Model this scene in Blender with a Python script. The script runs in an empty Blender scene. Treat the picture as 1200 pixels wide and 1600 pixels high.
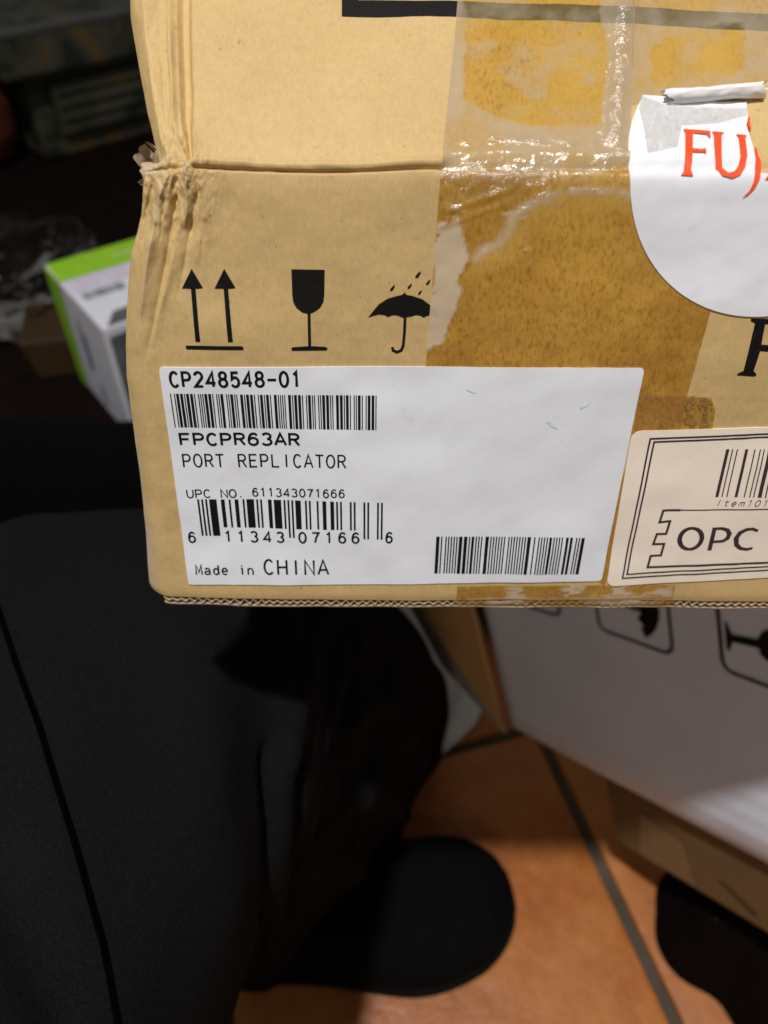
import bpy, bmesh, math, random
import numpy as np
from mathutils import Vector, Matrix, noise as mnoise
from mathutils.geometry import delaunay_2d_cdt
from mathutils.bvhtree import BVHTree

random.seed(7)
rng = np.random.default_rng(7)
scene = bpy.context.scene
col = scene.collection

# ------------------------------------------------------------------ camera
PITCH = math.radians(45.0)
FPX = 1202.0                       # focal length in photograph pixels (1200 wide)
CAM = np.array([0.0, 0.0, 0.65])
cd = bpy.data.cameras.new('camera')
cd.sensor_fit = 'HORIZONTAL'
cd.sensor_width = 36.0
cd.lens = 36.0 * FPX / 1200.0
cd.clip_start = 0.01
cd.clip_end = 60.0
cd.dof.use_dof = True
cd.dof.focus_distance = 0.172
cd.dof.aperture_fstop = 17.0
cam = bpy.data.objects.new('camera', cd)
cam.location = CAM
cam.rotation_euler = (math.pi / 2 - PITCH, 0, 0)
col.objects.link(cam)
scene.camera = cam

# ------------------------------------------------------------------ world, lamps, exposure
world = bpy.data.worlds.new('World')
scene.world = world
world.use_nodes = True
wb = world.node_tree.nodes['Background']
wb.inputs[0].default_value = (1.0, 0.94, 0.88, 1)
wb.inputs[1].default_value = 0.15

def area_lamp(name, loc, target, size, power, color):
    ld = bpy.data.lights.new(name, 'AREA')
    ld.shape = 'DISK'
    ld.size = size
    ld.energy = power
    ld.color = color
    o = bpy.data.objects.new(name, ld)
    o.location = loc
    o.rotation_euler = (Vector(target) - Vector(loc)).to_track_quat('-Z', 'Y').to_euler()
    col.objects.link(o)
    return o

area_lamp('ceiling_lamp', (-0.22, -0.345, 2.30), (0.05, 0.15, 0.5), 0.09, 38.5, (1.0, 0.975, 0.955))
area_lamp('fill_lamp', (-0.55, -1.50, 1.85), (0.0, 0.15, 0.5), 0.40, 4.0, (1.0, 0.92, 0.80))  # added soft fill from behind for the front panel, source unseen

scene.view_settings.view_transform = 'Standard'
scene.view_settings.look = 'None'
scene.view_settings.exposure = 0.0
scene.view_settings.gamma = 1.0
scene.view_settings.use_curve_mapping = False
scene.cycles.max_bounces = 8
scene.cycles.transparent_max_bounces = 16
try:
    scene.cycles.use_denoising = True
except Exception:
    pass

# ------------------------------------------------------------------ frames
cp, sp = math.cos(PITCH), math.sin(PITCH)
RX = np.array([1.0, 0, 0])
DN = np.array([0, -sp, -cp])       # image down
FW = np.array([0, cp, -sp])        # optical axis
C2W = np.stack([RX, DN, FW])       # rows

def to_world(pc):
    return CAM + np.asarray(pc) @ C2W

def dir_world(v):
    return np.asarray(v) @ C2W

def ray(x, y):
    return np.stack([(np.asarray(x, float) - 600) / FPX, (np.asarray(y, float) - 800) / FPX,
                     np.ones_like(np.asarray(x, float))], -1)

def project(pw):
    pc = (np.asarray(pw) - CAM) @ C2W.T
    return 600 + FPX * pc[..., 0] / pc[..., 2], 800 + FPX * pc[..., 1] / pc[..., 2]

def pz(x, y, z):
    """point at height z seen at photograph pixel (x, y)"""
    r = ray(x, y) @ C2W
    t = (z - CAM[2]) / r[2]
    return CAM + r * t

def nrm(v):
    v = np.asarray(v, float)
    return v / np.linalg.norm(v)

# ------------------------------------------------------------------ material helpers
def new_mat(name):
    m = bpy.data.materials.new(name)
    m.use_nodes = True
    nt = m.node_tree
    b = nt.nodes['Principled BSDF']
    return m, nt, b

def node(nt, typ, **kw):
    n = nt.nodes.new(typ)
    for k, v in kw.items():
        setattr(n, k, v)
    return n

def noise_node(nt, scale, detail=4, rough=0.55, vec=None, dist=0.0):
    n = node(nt, 'ShaderNodeTexNoise')
    n.inputs['Scale'].default_value = scale
    n.inputs['Detail'].default_value = detail
    n.inputs['Roughness'].default_value = rough
    n.inputs['Distortion'].default_value = dist
    if vec is not None:
        nt.links.new(vec, n.inputs['Vector'])
    return n

def coords(nt, scale=(1, 1, 1), rot=(0, 0, 0)):
    tc = node(nt, 'ShaderNodeTexCoord')
    mp = node(nt, 'ShaderNodeMapping')
    mp.inputs['Scale'].default_value = scale
    mp.inputs['Rotation'].default_value = rot
    nt.links.new(tc.outputs['Object'], mp.inputs['Vector'])
    return mp.outputs['Vector']

def ramp(nt, fac, stops):
    r = node(nt, 'ShaderNodeValToRGB')
    e = r.color_ramp.elements
    while len(e) > 1:
        e.remove(e[-1])
    e[0].position = stops[0][0]
    e[0].color = (*stops[0][1], 1)
    for p, c in stops[1:]:
        k = e.new(p)
        k.color = (*c, 1)
    nt.links.new(fac, r.inputs['Fac'])
    return r.outputs['Color']

def mixc(nt, fac, a, b, blend='MIX'):
    m = node(nt, 'ShaderNodeMix', data_type='RGBA', blend_type=blend)
    for sock, v in ((m.inputs[0], fac), (m.inputs[6], a), (m.inputs[7], b)):
        if hasattr(v, 'links') or isinstance(v, bpy.types.NodeSocket):
            nt.links.new(v, sock)
        elif isinstance(v, (int, float)):
            sock.default_value = v
        else:
            sock.default_value = (*v, 1)
    return m.outputs[2]

def math_node(nt, op, a, b=None, clamp=False):
    m = node(nt, 'ShaderNodeMath', operation=op, use_clamp=clamp)
    for sock, v in ((m.inputs[0], a), (m.inputs[1], b)):
        if v is None:
            continue
        if isinstance(v, bpy.types.NodeSocket):
            nt.links.new(v, sock)
        else:
            sock.default_value = v
    return m.outputs[0]

def attr(nt, name):
    a = node(nt, 'ShaderNodeAttribute', attribute_name=name)
    return a.outputs['Fac']

def bump(nt, b, height, strength=0.3, dist=0.001):
    n = node(nt, 'ShaderNodeBump')
    n.inputs['Strength'].default_value = strength
    n.inputs['Distance'].default_value = dist
    nt.links.new(height, n.inputs['Height'])
    nt.links.new(n.outputs['Normal'], b.inputs['Normal'])
    return n

def simple_mat(name, c, rough=0.6, var=0.12, scale=60, bscale=None, bstr=0.2, bdist=0.0006, spec=0.4):
    m, nt, b = new_mat(name)
    v = coords(nt)
    n = noise_node(nt, scale, 5, 0.6, v)
    lo = tuple(x * (1 - var) for x in c)
    hi = tuple(min(1, x * (1 + var)) for x in c)
    nt.links.new(ramp(nt, n.outputs['Fac'], [(0.3, lo), (0.7, hi)]), b.inputs['Base Color'])
    b.inputs['Roughness'].default_value = rough
    b.inputs['Specular IOR Level'].default_value = spec
    if bscale:
        n2 = noise_node(nt, bscale, 4, 0.6, v)
        bump(nt, b, n2.outputs['Fac'], bstr, bdist)
    return m

# kraft cardboard, with a wear attribute
def kraft_mat(name, base=(0.565, 0.392, 0.168), use_wear=True):
    m, nt, b = new_mat(name)
    v = coords(nt)
    big = noise_node(nt, 38, 4, 0.6, v)
    mid = noise_node(nt, 420, 5, 0.7, v)
    fib = noise_node(nt, 1900, 3, 0.6, coords(nt, (1.0, 0.35, 0.35)))
    dk = tuple(x * 0.86 for x in base)
    lt = (min(1, base[0] * 1.10), base[1] * 1.12, base[2] * 1.2)
    c = ramp(nt, big.outputs['Fac'], [(0.30, dk), (0.5, base), (0.72, lt)])
    c = mixc(nt, 0.35, c, ramp(nt, mid.outputs['Fac'], [(0.28, tuple(x * 0.72 for x in base)), (0.5, base), (0.75, lt)]))
    c = mixc(nt, 0.30, c, ramp(nt, fib.outputs['Fac'], [(0.3, tuple(x * 0.7 for x in base)), (0.7, lt)]))
    spk = noise_node(nt, 900, 2, 0.5, v)
    c = mixc(nt, ramp(nt, spk.outputs['Fac'], [(0.70, (0, 0, 0)), (0.76, (0.6, 0.6, 0.6))]), c, tuple(x * 0.42 for x in base))
    if use_wear:
        w = attr(nt, 'wear')
        wn = noise_node(nt, 700, 5, 0.7, v)
        wf = math_node(nt, 'MULTIPLY', w, math_node(nt, 'ADD', 0.35, wn.outputs['Fac']), True)
        c = mixc(nt, wf, c, (0.52, 0.43, 0.33))
        g = attr(nt, 'darken')  # darker tones, the fold's shade among them
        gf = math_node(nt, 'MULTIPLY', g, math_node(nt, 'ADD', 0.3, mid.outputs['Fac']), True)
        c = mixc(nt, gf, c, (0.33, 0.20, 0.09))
    nt.links.new(c, b.inputs['Base Color'])
    b.inputs['Roughness'].default_value = 0.62
    b.inputs['Specular IOR Level'].default_value = 0.30
    h = math_node(nt, 'ADD', mid.outputs['Fac'], math_node(nt, 'MULTIPLY', fib.outputs['Fac'], 0.6))
    bump(nt, b, h, 0.30, 0.00018)
    return m

M = {}
M['kraft'] = kraft_mat('kraft_cardboard')
M['kraft_plain'] = kraft_mat('kraft_plain', (0.50, 0.31, 0.125), False)
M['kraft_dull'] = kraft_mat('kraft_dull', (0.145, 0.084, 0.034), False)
M['kraft_liner'] = kraft_mat('kraft_liner', (0.46, 0.35, 0.23), False)
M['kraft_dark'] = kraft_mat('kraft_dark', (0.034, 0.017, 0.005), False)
M['ink'] = simple_mat('black_ink', (0.007, 0.0065, 0.006), 0.65, 0.3, 900, spec=0.15)
M['ink_soft'] = simple_mat('dark_brown_ink', (0.045, 0.030, 0.034), 0.5, 0.3, 900, spec=0.3)
M['red_ink'] = simple_mat('red_ink', (0.80, 0.075, 0.012), 0.45, 0.08, 500)

def paper_mat(name, base, stain, rough=0.45, bstr=0.12):
    m, nt, b = new_mat(name)
    v = coords(nt)
    n = noise_node(nt, 55, 5, 0.6, v)
    c = ramp(nt, n.outputs['Fac'], [(0.35, tuple(x * 0.95 for x in base)), (0.6, base)])
    n2 = noise_node(nt, 120, 6, 0.75, v, 0.6)
    c = mixc(nt, ramp(nt, n2.outputs['Fac'], [(0.60, (0, 0, 0)), (0.78, (0.42, 0.42, 0.42))]), c, stain)
    nt.links.new(c, b.inputs['Base Color'])
    b.inputs['Roughness'].default_value = rough
    b.inputs['Specular IOR Level'].default_value = 0.35
    n3 = noise_node(nt, 260, 4, 0.6, v)
    bump(nt, b, n3.outputs['Fac'], bstr, 0.0004)
    return m

M['label'] = paper_mat('label_paper', (0.76, 0.785, 0.84), (0.50, 0.50, 0.55))
M['cream'] = paper_mat('cream_label_paper', (0.87, 0.76, 0.65), (0.62, 0.55, 0.53))
M['seal'] = paper_mat('seal_paper', (0.78, 0.79, 0.835), (0.66, 0.64, 0.64), 0.35, 0.10)
M['seal_torn'] = paper_mat('torn_seal_paper', (0.80, 0.79, 0.78), (0.50, 0.46, 0.42), 0.6, 0.6)
M['scuff'] = simple_mat('scuffed_paper', (0.69, 0.71, 0.76), 0.6, 0.15, 900)

def tape_mat(name, tint_lo, tint_hi, pale, gl_rough=0.22, milk=0.45, film=(0.55, 0.31, 0.04)):
    """clear packing tape: where stuck it wets and tints the board, where lifted it is milky"""
    m, nt, b = new_mat(name)
    nt.nodes.remove(b)
    out = nt.nodes['Material Output']
    v = coords(nt)
    adh = attr(nt, 'stuck')
    n1 = noise_node(nt, 45, 6, 0.7, v)
    n2 = noise_node(nt, 1300, 4, 0.7, coords(nt, (1, 0.6, 0.6)))
    tint = mixc(nt, ramp(nt, n1.outputs['Fac'], [(0.36, (0, 0, 0)), (0.62, (1, 1, 1))]), tint_lo, tint_hi)
    tint = mixc(nt, ramp(nt, n2.outputs['Fac'], [(0.50, (0, 0, 0)), (0.76, (0.85, 0.85, 0.85))]), tint,
                tuple(x * 0.62 for x in tint_lo))
    gold = attr(nt, 'gold')
    tint = mixc(nt, gold, tint, (0.99, 0.89, 0.46))
    tr = node(nt, 'ShaderNodeBsdfTransparent')
    nt.links.new(tint, tr.inputs['Color'])
    df = node(nt, 'ShaderNodeBsdfDiffuse')
    nt.links.new(mixc(nt, n2.outputs['Fac'], tuple(x * 0.85 for x in pale), pale), df.inputs['Color'])
    tr2 = node(nt, 'ShaderNodeBsdfTransparent')
    tr2.inputs['Color'].default_value = (0.97, 0.93, 0.86, 1)
    mk = node(nt, 'ShaderNodeMixShader')
    mk.inputs[0].default_value = milk
    nt.links.new(tr2.outputs[0], mk.inputs[1])
    nt.links.new(df.outputs[0], mk.inputs[2])
    mx = node(nt, 'ShaderNodeMixShader')
    af = math_node(nt, 'ADD', adh, math_node(nt, 'MULTIPLY', math_node(nt, 'SUBTRACT', n2.outputs['Fac'], 0.5), 0.5), True)
    nt.links.new(af, mx.inputs[0])
    nt.links.new(mk.outputs[0], mx.inputs[1])
    hz = node(nt, 'ShaderNodeBsdfDiffuse')
    nt.links.new(mixc(nt, 0.5, tint, film), hz.inputs['Color'])
    mh = node(nt, 'ShaderNodeMixShader')
    mh.inputs[0].default_value = 0.16
    nt.links.new(tr.outputs[0], mh.inputs[1])
    nt.links.new(hz.outputs[0], mh.inputs[2])
    nt.links.new(mh.outputs[0], mx.inputs[2])
    gl = node(nt, 'ShaderNodeBsdfGlossy')
    gl.inputs['Roughness'].default_value = gl_rough
    w1 = noise_node(nt, 330, 5, 0.65, v, 0.5)
    w2 = noise_node(nt, 70, 3, 0.5, coords(nt, (0.35, 1, 1)))
    wrk = attr(nt, 'wrinkle')
    hh = math_node(nt, 'ADD', math_node(nt, 'MULTIPLY', w1.outputs['Fac'], math_node(nt, 'ADD', 0.0, wrk)),
                   math_node(nt, 'MULTIPLY', w2.outputs['Fac'], 0.10))
    bn = node(nt, 'ShaderNodeBump')
    bn.inputs['Strength'].default_value = 1.0
    bn.inputs['Distance'].default_value = 0.0038
    nt.links.new(hh, bn.inputs['Height'])
    nt.links.new(bn.outputs['Normal'], gl.inputs['Normal'])
    sm = node(nt, 'ShaderNodeMixShader')
    nt.links.new(math_node(nt, 'ADD', 0.05, math_node(nt, 'MULTIPLY', wrk, 0.45)), sm.inputs[0])
    nt.links.new(mx.outputs[0], sm.inputs[1])
    nt.links.new(gl.outputs[0], sm.inputs[2])
    nt.links.new(sm.outputs[0], out.inputs['Surface'])
    return m

M['tape_front'] = tape_mat('brown_wetted_tape', (0.78, 0.57, 0.15), (0.96, 0.80, 0.28), (0.78, 0.64, 0.46), 0.22, 0.66)
M['tape_top'] = tape_mat('clear_tape', (0.90, 0.74, 0.26), (0.97, 0.84, 0.42), (0.66, 0.54, 0.38))

# ------------------------------------------------------------------ object helpers
def finish(name, me, mat, parent=None, smooth=True):
    if mat is not None:
        me.materials.append(mat)
    if smooth:
        me.polygons.foreach_set('use_smooth', np.ones(len(me.polygons), bool))
    o = bpy.data.objects.new(name, me)
    col.objects.link(o)
    if parent is not None:
        o.parent = parent
        o.matrix_parent_inverse = Matrix.Translation(-root_loc(parent))
    return o

def root_loc(p):
    v = Vector(p.location)
    if p.parent is not None:
        v = Vector((0, 0, 0))   # parts keep their mesh in world space, their own location is zero
    return v

def mesh_obj(name, verts, faces, mat, parent=None, smooth=True, attrs=None):
    me = bpy.data.meshes.new(name)
    me.from_pydata([tuple(map(float, v)) for v in verts], [], [tuple(map(int, f)) for f in faces])
    me.update()
    for k, a in (attrs or {}).items():
        at = me.attributes.new(k, 'FLOAT', 'POINT')
        at.data.foreach_set('value', np.asarray(a, np.float32))
    return finish(name, me, mat, parent, smooth)

def thing(name, label, cat, loc):
    o = bpy.data.objects.new(name, None)
    o.location = Vector([float(x) for x in loc])
    o.empty_display_size = 0.03
    col.objects.link(o)
    o['label'] = label
    o['category'] = cat
    return o

def tag(o, label, cat):
    o['label'] = label
    o['category'] = cat
    return o

def grid_faces(nr, nc):
    i = np.arange(nr - 1)[:, None] * nc + np.arange(nc - 1)[None, :]
    i = i.ravel()
    return np.stack([i, i + 1, i + nc + 1, i + nc], 1)

def grid_obj(name, P, mat, parent, attrs=None, flip=False):
    nr, nc = P.shape[:2]
    f = grid_faces(nr, nc)
    if flip:
        f = f[:, ::-1]
    me = bpy.data.meshes.new(name)
    me.vertices.add(nr * nc)
    me.vertices.foreach_set('co', P.reshape(-1).astype(np.float32))
    me.loops.add(f.size)
    me.loops.foreach_set('vertex_index', f.ravel().astype(np.int32))
    me.polygons.add(len(f))
    me.polygons.foreach_set('loop_start', (np.arange(len(f)) * 4).astype(np.int32))
    me.update(calc_edges=True)
    me.validate()
    for k, a in (attrs or {}).items():
        at = me.attributes.new(k, 'FLOAT', 'POINT')
        at.data.foreach_set('value', np.asarray(a, np.float32).ravel())
    return finish(name, me, mat, parent)

def oriented_box(name, o, a, b, c, mat, parent=None, bevel=0.0, seg=2):
    """box with corner o and edge vectors a, b, c (world)"""
    bm = bmesh.new()
    vs = []
    for k in range(8):
        p = np.asarray(o, float) + (k & 1) * np.asarray(a) + ((k >> 1) & 1) * np.asarray(b) + ((k >> 2) & 1) * np.asarray(c)
        vs.append(bm.verts.new(p))
    for q in ((0, 1, 3, 2), (4, 6, 7, 5), (0, 4, 5, 1), (2, 3, 7, 6), (0, 2, 6, 4), (1, 5, 7, 3)):
        bm.faces.new([vs[i] for i in q])
    bmesh.ops.recalc_face_normals(bm, faces=bm.faces)
    if bevel:
        bmesh.ops.bevel(bm, geom=list(bm.edges), offset=bevel, segments=seg, profile=0.5, affect='EDGES')
    me = bpy.data.meshes.new(name)
    bm.to_mesh(me)
    bm.free()
    ob = finish(name, me, mat, parent, smooth=False)
    return ob

# ------------------------------------------------------------------ held carton: surface
dF = nrm([-30, 2031, FPX])                             # down along the front panel (camera axes)
eH = np.array([1.0, 0, 0]) - dF[0] * dF
eH = nrm(eH)
nF = np.cross(eH, dF)
if nF[2] > 0:
    nF = -nF                                           # towards the camera
P0 = np.array([0, (573 - 800) / FPX * 0.167, 0.167])
def plane_uv(x, y, n, p0, d):
    r = ray(x, y)
    t = (p0 @ n) / (r @ n)
    p = r * t[..., None]
    return (p - p0) @ eH, (p - p0) @ d
_w = plane_uv(600, 262, nF, P0, dF)[1]
PF = P0 + dF * _w                                      # a point of the fold line
TAU = math.radians(18)
tD = np.array([dF[0] * 0.5, math.cos(TAU), -math.sin(TAU)])
tD = nrm(tD - (tD @ eH) * eH)                          # down along the top panel
nT = np.cross(eH, tD)
if nT[2] > 0:
    nT = -nT
RF = 0.0022

def px_uv(x, y):
    """photograph pixel -> (u, w) on the carton, w<0 on the top panel"""
    x = np.asarray(x, float); y = np.asarray(y, float)
    uf, wf = plane_uv(x, y, nF, PF, dF)
    ut, wt = plane_uv(x, y, nT, PF, tD)
    return np.where(wf >= 0, uf, ut), np.where(wf >= 0, wf, wt)

def base_cam(u, w):
    s = np.sqrt(w * w + RF * RF)
    a = (w + s) / 2
    b = (w - s) / 2
    return PF + u[..., None] * eH + a[..., None] * dF + b[..., None] * tD

def base_n(w):
    k = 0.5 * (1 + w / np.sqrt(w * w + RF * RF))
    n = nT + k[..., None] * (nF - nT)
    return n / np.linalg.norm(n, axis=-1, keepdims=True)

def seg_dist(X, Y, pts):
    """distance and signed side to a polyline in pixels, plus position along it 0..1"""
    best = np.full(X.shape, 1e9)
    side = np.zeros(X.shape)
    along = np.zeros(X.shape)
    L = [0]
    for (x0, y0), (x1, y1) in zip(pts[:-1], pts[1:]):
        L.append(L[-1] + math.hypot(x1 - x0, y1 - y0))
    for i, ((x0, y0), (x1, y1)) in enumerate(zip(pts[:-1], pts[1:])):
        dx, dy = x1 - x0, y1 - y0
        l2 = dx * dx + dy * dy
        t = np.clip(((X - x0) * dx + (Y - y0) * dy) / l2, 0, 1)
        ex, ey = X - x0 - t * dx, Y - y0 - t * dy
        dd = np.hypot(ex, ey)
        m = dd < best
        best = np.where(m, dd, best)
        side = np.where(m, np.sign(dx * ey - dy * ex), side)
        along = np.where(m, (L[i] + t * math.sqrt(l2)) / L[-1], along)
    return best, side, along

def inside(X, Y, poly):
    r = np.zeros(X.shape, bool)
    n = len(poly)
    for i in range(n):
        x0, y0 = poly[i]
        x1, y1 = poly[(i + 1) % n]
        if y0 == y1:
            continue
        c = ((y0 > Y) != (y1 > Y)) & (X < (x1 - x0) * (Y - y0) / (y1 - y0) + x0)
        r ^= c
    return r

def sdf(X, Y, poly):
    d, _, _ = seg_dist(X, Y, list(poly) + [poly[0]])
    return np.where(inside(X, Y, poly), d, -d)

_nt = rng.random((5, 64, 64))
def vnoise(x, y, k=0):
    """tiling value noise"""
    T = _nt[k % 5]
    xi = np.floor(x).astype(int); yi = np.floor(y).astype(int)
    fx = x - xi; fy = y - yi
    fx = fx * fx * (3 - 2 * fx); fy = fy * fy * (3 - 2 * fy)
    a = T[xi % 64, yi % 64]; b = T[(xi + 1) % 64, yi % 64]
    c = T[xi % 64, (yi + 1) % 64]; d = T[(xi + 1) % 64, (yi + 1) % 64]
    return (a * (1 - fx) + b * fx) * (1 - fy) + (c * (1 - fx) + d * fx) * fy - 0.5

def fbm(x, y, k=0, o=4):
    x = np.asarray(x, float); y = np.asarray(y, float)
    s = 0; a = 1
    for i in range(o):
        s = s + a * vnoise(x + 17.3 * i, y + 9.1 * i, k + i)
        x = x * 2.03; y = y * 2.03; a *= 0.5
    return s

# creases of the crushed corner: (polyline in photograph pixels, width px, amplitude m, shape)
CREASE = [
    ([(262, -60), (266, 60), (268, 150), (271, 205), (290, 244)], 9, 0.0011, 's'),
    ([(283, -60), (284, 60), (286, 150), (290, 200), (298, 240)], 9, -0.0011, 's'),
    ([(222, -60), (228, 60), (238, 150), (250, 212), (266, 250)], 10, 0.0009, 's'),
    ([(246, -60), (250, 60), (256, 150), (263, 205), (279, 246)], 8, -0.0007, 's'),
    ([(288, 254), (292, 280), (292, 320), (288, 372)], 6, 0.0011, 's'),
    ([(304, 266), (308, 300), (301, 332), (292, 382), (286, 422), (276, 470)], 6, -0.0010, 's'),
    ([(276, 262), (275, 300), (268, 342), (258, 412), (240, 505), (224, 575)], 7, -0.0011, 's'),
    ([(262, 276), (247, 316), (239, 360), (231, 412), (221, 480), (212, 560)], 11, 0.0012, 's'),
    ([(238, 272), (226, 320), (214, 366), (202, 404)], 6, -0.0013, 's'),
    ([(222, 262), (219, 320), (206, 374)], 6, 0.0008, 's'),
    ([(320, 280), (318, 340), (306, 420)], 13, 0.0005, 's'),
    ([(276, 372), (262, 440), (236, 545)], 8, 0.0007, 's'),
    ([(300, 262), (276, 258), (248, 262), (224, 254)], 6, -0.0015, 's'),
    ([(284, 250), (298, 254), (306, 262)], 6, 0.0009, 's'),
    ([(296, 262), (282, 300), (280, 350)], 2.5, -0.0006, 's'),
    ([(300, 264), (312, 310), (316, 372), (312, 430)], 2.5, -0.0005, 's'),
    ([(268, 268), (256, 300), (252, 350), (246, 400)], 2.5, -0.0006, 's'),
    ([(250, 270), (236, 310), (226, 360), (214, 420)], 2.5, -0.0006, 's'),
    ([(256, -60), (259, 80), (266, 180), (280, 240)], 2.2, -0.0006, 's'),
    ([(275, -60), (277, 80), (280, 180), (292, 240)], 2.2, 0.0005, 's'),
    # the fold: groove with a proud lip above it
    ([(303, 259), (360, 263), (430, 266), (500, 268), (560, 266), (620, 263), (690, 262)], 2.4, -0.0010, 'g'),
    ([(303, 249), (430, 256), (520, 257), (620, 253), (690, 253)], 6, 0.0006, 'g'),
    ([(690, 262), (900, 262), (1300, 262)], 7, -0.0005, 'g'),
]
_LE = [(-900, 165), (-300, 180), (0, 195), (50, 203), (100, 212), (150, 221), (200, 234), (232, 240), (246, 222), (262, 216), (300, 215),
       (340, 212), (370, 205), (400, 197), (450, 192), (500, 189), (550, 188), (600, 190), (650, 196), (700, 203),
       (750, 211), (800, 217), (850, 222), (900, 225), (925, 227), (938, 232), (948, 240)]
_ly = np.array([p[0] for p in _LE], float); _lx = np.array([p[1] for p in _LE], float)
_lu, _lw = px_uv(_lx, _ly)
def left_u(w):
    return np.interp(w, _lw, _lu)

def disp(u, w):
    """normal displacement of the board (metres)"""
    pc = base_cam(u, w)
    X = 600 + FPX * pc[..., 0] / pc[..., 2]
    Y = 800 + FPX * pc[..., 1] / pc[..., 2]
    h = 0.0011 * fbm(u * 28 + 5, w * 28, 1, 3) + 0.00022 * fbm(u * 160, w * 160, 2, 3)
    for pts, wd, amp, kind in CREASE:
        xs = [p[0] for p in pts]; ys = [p[1] for p in pts]
        m = (X > min(xs) - 4 * wd) & (X < max(xs) + 4 * wd) & (Y > min(ys) - 4 * wd) & (Y < max(ys) + 4 * wd)
        if not m.any():
            continue
        d, s, al = seg_dist(X[m], Y[m], pts)
        wob = 1 + 0.7 * vnoise(Y[m] * 0.05 + amp * 9e4, X[m] * 0.05, 3)
        h[m] += amp * wob * (np.exp(-(d / wd) ** 2) if kind == 'g' else np.exp(-np.sqrt(d * d + 1.5) / (0.75 * wd)) * (np.clip(1.25 * (1 - al ** 2.2), 0, 1) * np.clip(0.35 + 4 * al, 0, 1) if pts[0][1] > 0 else 1.0))
    # top panel: the strip left of the long crease sits lower
    tp = (w < 0.0)
    lx = 297 + 3.0 * vnoise(Y * 0.02, Y * 0, 1)
    dep = 0.0021 * np.exp(-np.clip(lx - X, 0, 400) / 26.0) / (1 + np.exp((X - lx) / 1.6))
    h = h - np.where(tp, dep * np.clip((262 - Y) / 14, 0, 1), 0)
    # crumple noise in the crushed corner
    cr = np.exp(-((X - 265) / 60.0) ** 2) * np.exp(-((Y - 275) / 90.0) ** 2)
    h = h + cr * (0.0012 * fbm(X * 0.055, Y * 0.030, 4, 4) + 0.0016 * (0.25 - np.abs(fbm(X * 0.07 + 3, Y * 0.028, 2, 4))))
    cr2 = np.clip((300 - X) / 90, 0, 1) * np.clip((640 - Y) / 300, 0, 1)
    h = h + cr2 * 0.0008 * fbm(X * 0.05, Y * 0.02, 2, 3)
    # the left border rolls back
    dl = u - left_u(w)
    rr = np.where(w < 0, 0.0045, 0.0060)
    k = np.clip(1 - dl / rr, 0, 1)
    h = h - 0.0040 * k * k
    # bottom edge slightly rolled
    kb = np.clip((w - 0.1005) / 0.0035, 0, 1)
    h = h - 0.0006 * kb * kb
    return h

def surf(u, w, off=0.0):
    u = np.asarray(u, float); w = np.asarray(w, float)
    if u.ndim == 0:
        return surf(u[None], w[None], off)[0]
    return to_world(base_cam(u, w) + (disp(u, w) + off)[..., None] * base_n(w))

W_BOT = float(px_uv(600, 936)[1])
U_R = 0.255
W_TOP = -0.17

box = thing('cardboard_box', 'worn brown cardboard box with crushed left corner, shiny tape, white shipping label', 'box',
            to_world(base_cam(np.array(0.08), np.array(W_BOT)))[...])

def panel(name, ws):
    ul = np.concatenate([np.arange(-0.0620, -0.028, 0.00022), np.arange(-0.028, 0.09, 0.0009), np.linspace(0.09, U_R, 24)[1:]])
    W, U = np.meshgrid(ws, ul, indexing='ij')
    kk = np.clip((-0.020 - U) / (-0.020 + 0.0620), 0, 1)
    U = U + (left_u(W) - (-0.0620)) * kk
    P = surf(U, W)
    X, Y = project(P)
    dl = (U - left_u(W)) / 0.00014
    wear = np.clip(1 - dl / 9, 0, 1) * 0.8 * np.clip((Y - 560) / 150, 0, 1)
    wear = np.maximum(wear, np.clip(1 - dl / (26 + 14 * fbm(Y * .03, X * .03)), 0, 1) * np.clip((Y - 770) / 60, 0, 1))
    wear = np.maximum(wear, 0.8 * np.exp(-((X - 232) / 22) ** 2 - ((Y - 255) / 22) ** 2))
    # rubbed ridges of the crumple
    for pts, wd, amp, kind in CREASE[:12]:
        if amp > 0.0007:
            d, s, al = seg_dist(X, Y, pts)
            wear = np.maximum(wear, 0.42 * np.exp(-(d / 4.0) ** 2) * np.clip(1.1 - al, 0, 1) * (Y > 240))
    darken = np.zeros_like(wear)
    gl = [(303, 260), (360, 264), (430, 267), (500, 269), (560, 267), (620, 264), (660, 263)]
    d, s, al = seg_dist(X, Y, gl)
    darken = np.maximum(darken, np.exp(-(d / 2.2) ** 2) * 0.95)  # shade line of the fold crack, painted into the board colour
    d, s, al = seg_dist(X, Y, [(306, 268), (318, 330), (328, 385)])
    darken = np.maximum(darken, 0.22 * np.exp(-(d / 7) ** 2))  # darker streak below the crushed corner
    darken = np.maximum(darken, 0.35 * np.clip((Y - 926) / 8, 0, 1))  # darker along the bottom edge
    return grid_obj(name, P, M['kraft'], box, {'wear': wear, 'darken': darken})

ws_top = np.concatenate([np.linspace(W_TOP, -0.060, 20)[:-1], np.arange(-0.060, -0.004, 0.00045), np.linspace(-0.004, 0, 26)])
ws_front = np.concatenate([np.linspace(0, 0.004, 26)[:-1], np.arange(0.004, 0.060, 0.00036), np.arange(0.060, W_BOT - 0.0004, 0.0008), [W_BOT]])
panel('top_panel', ws_top)
panel('front_panel', ws_front)

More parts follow.
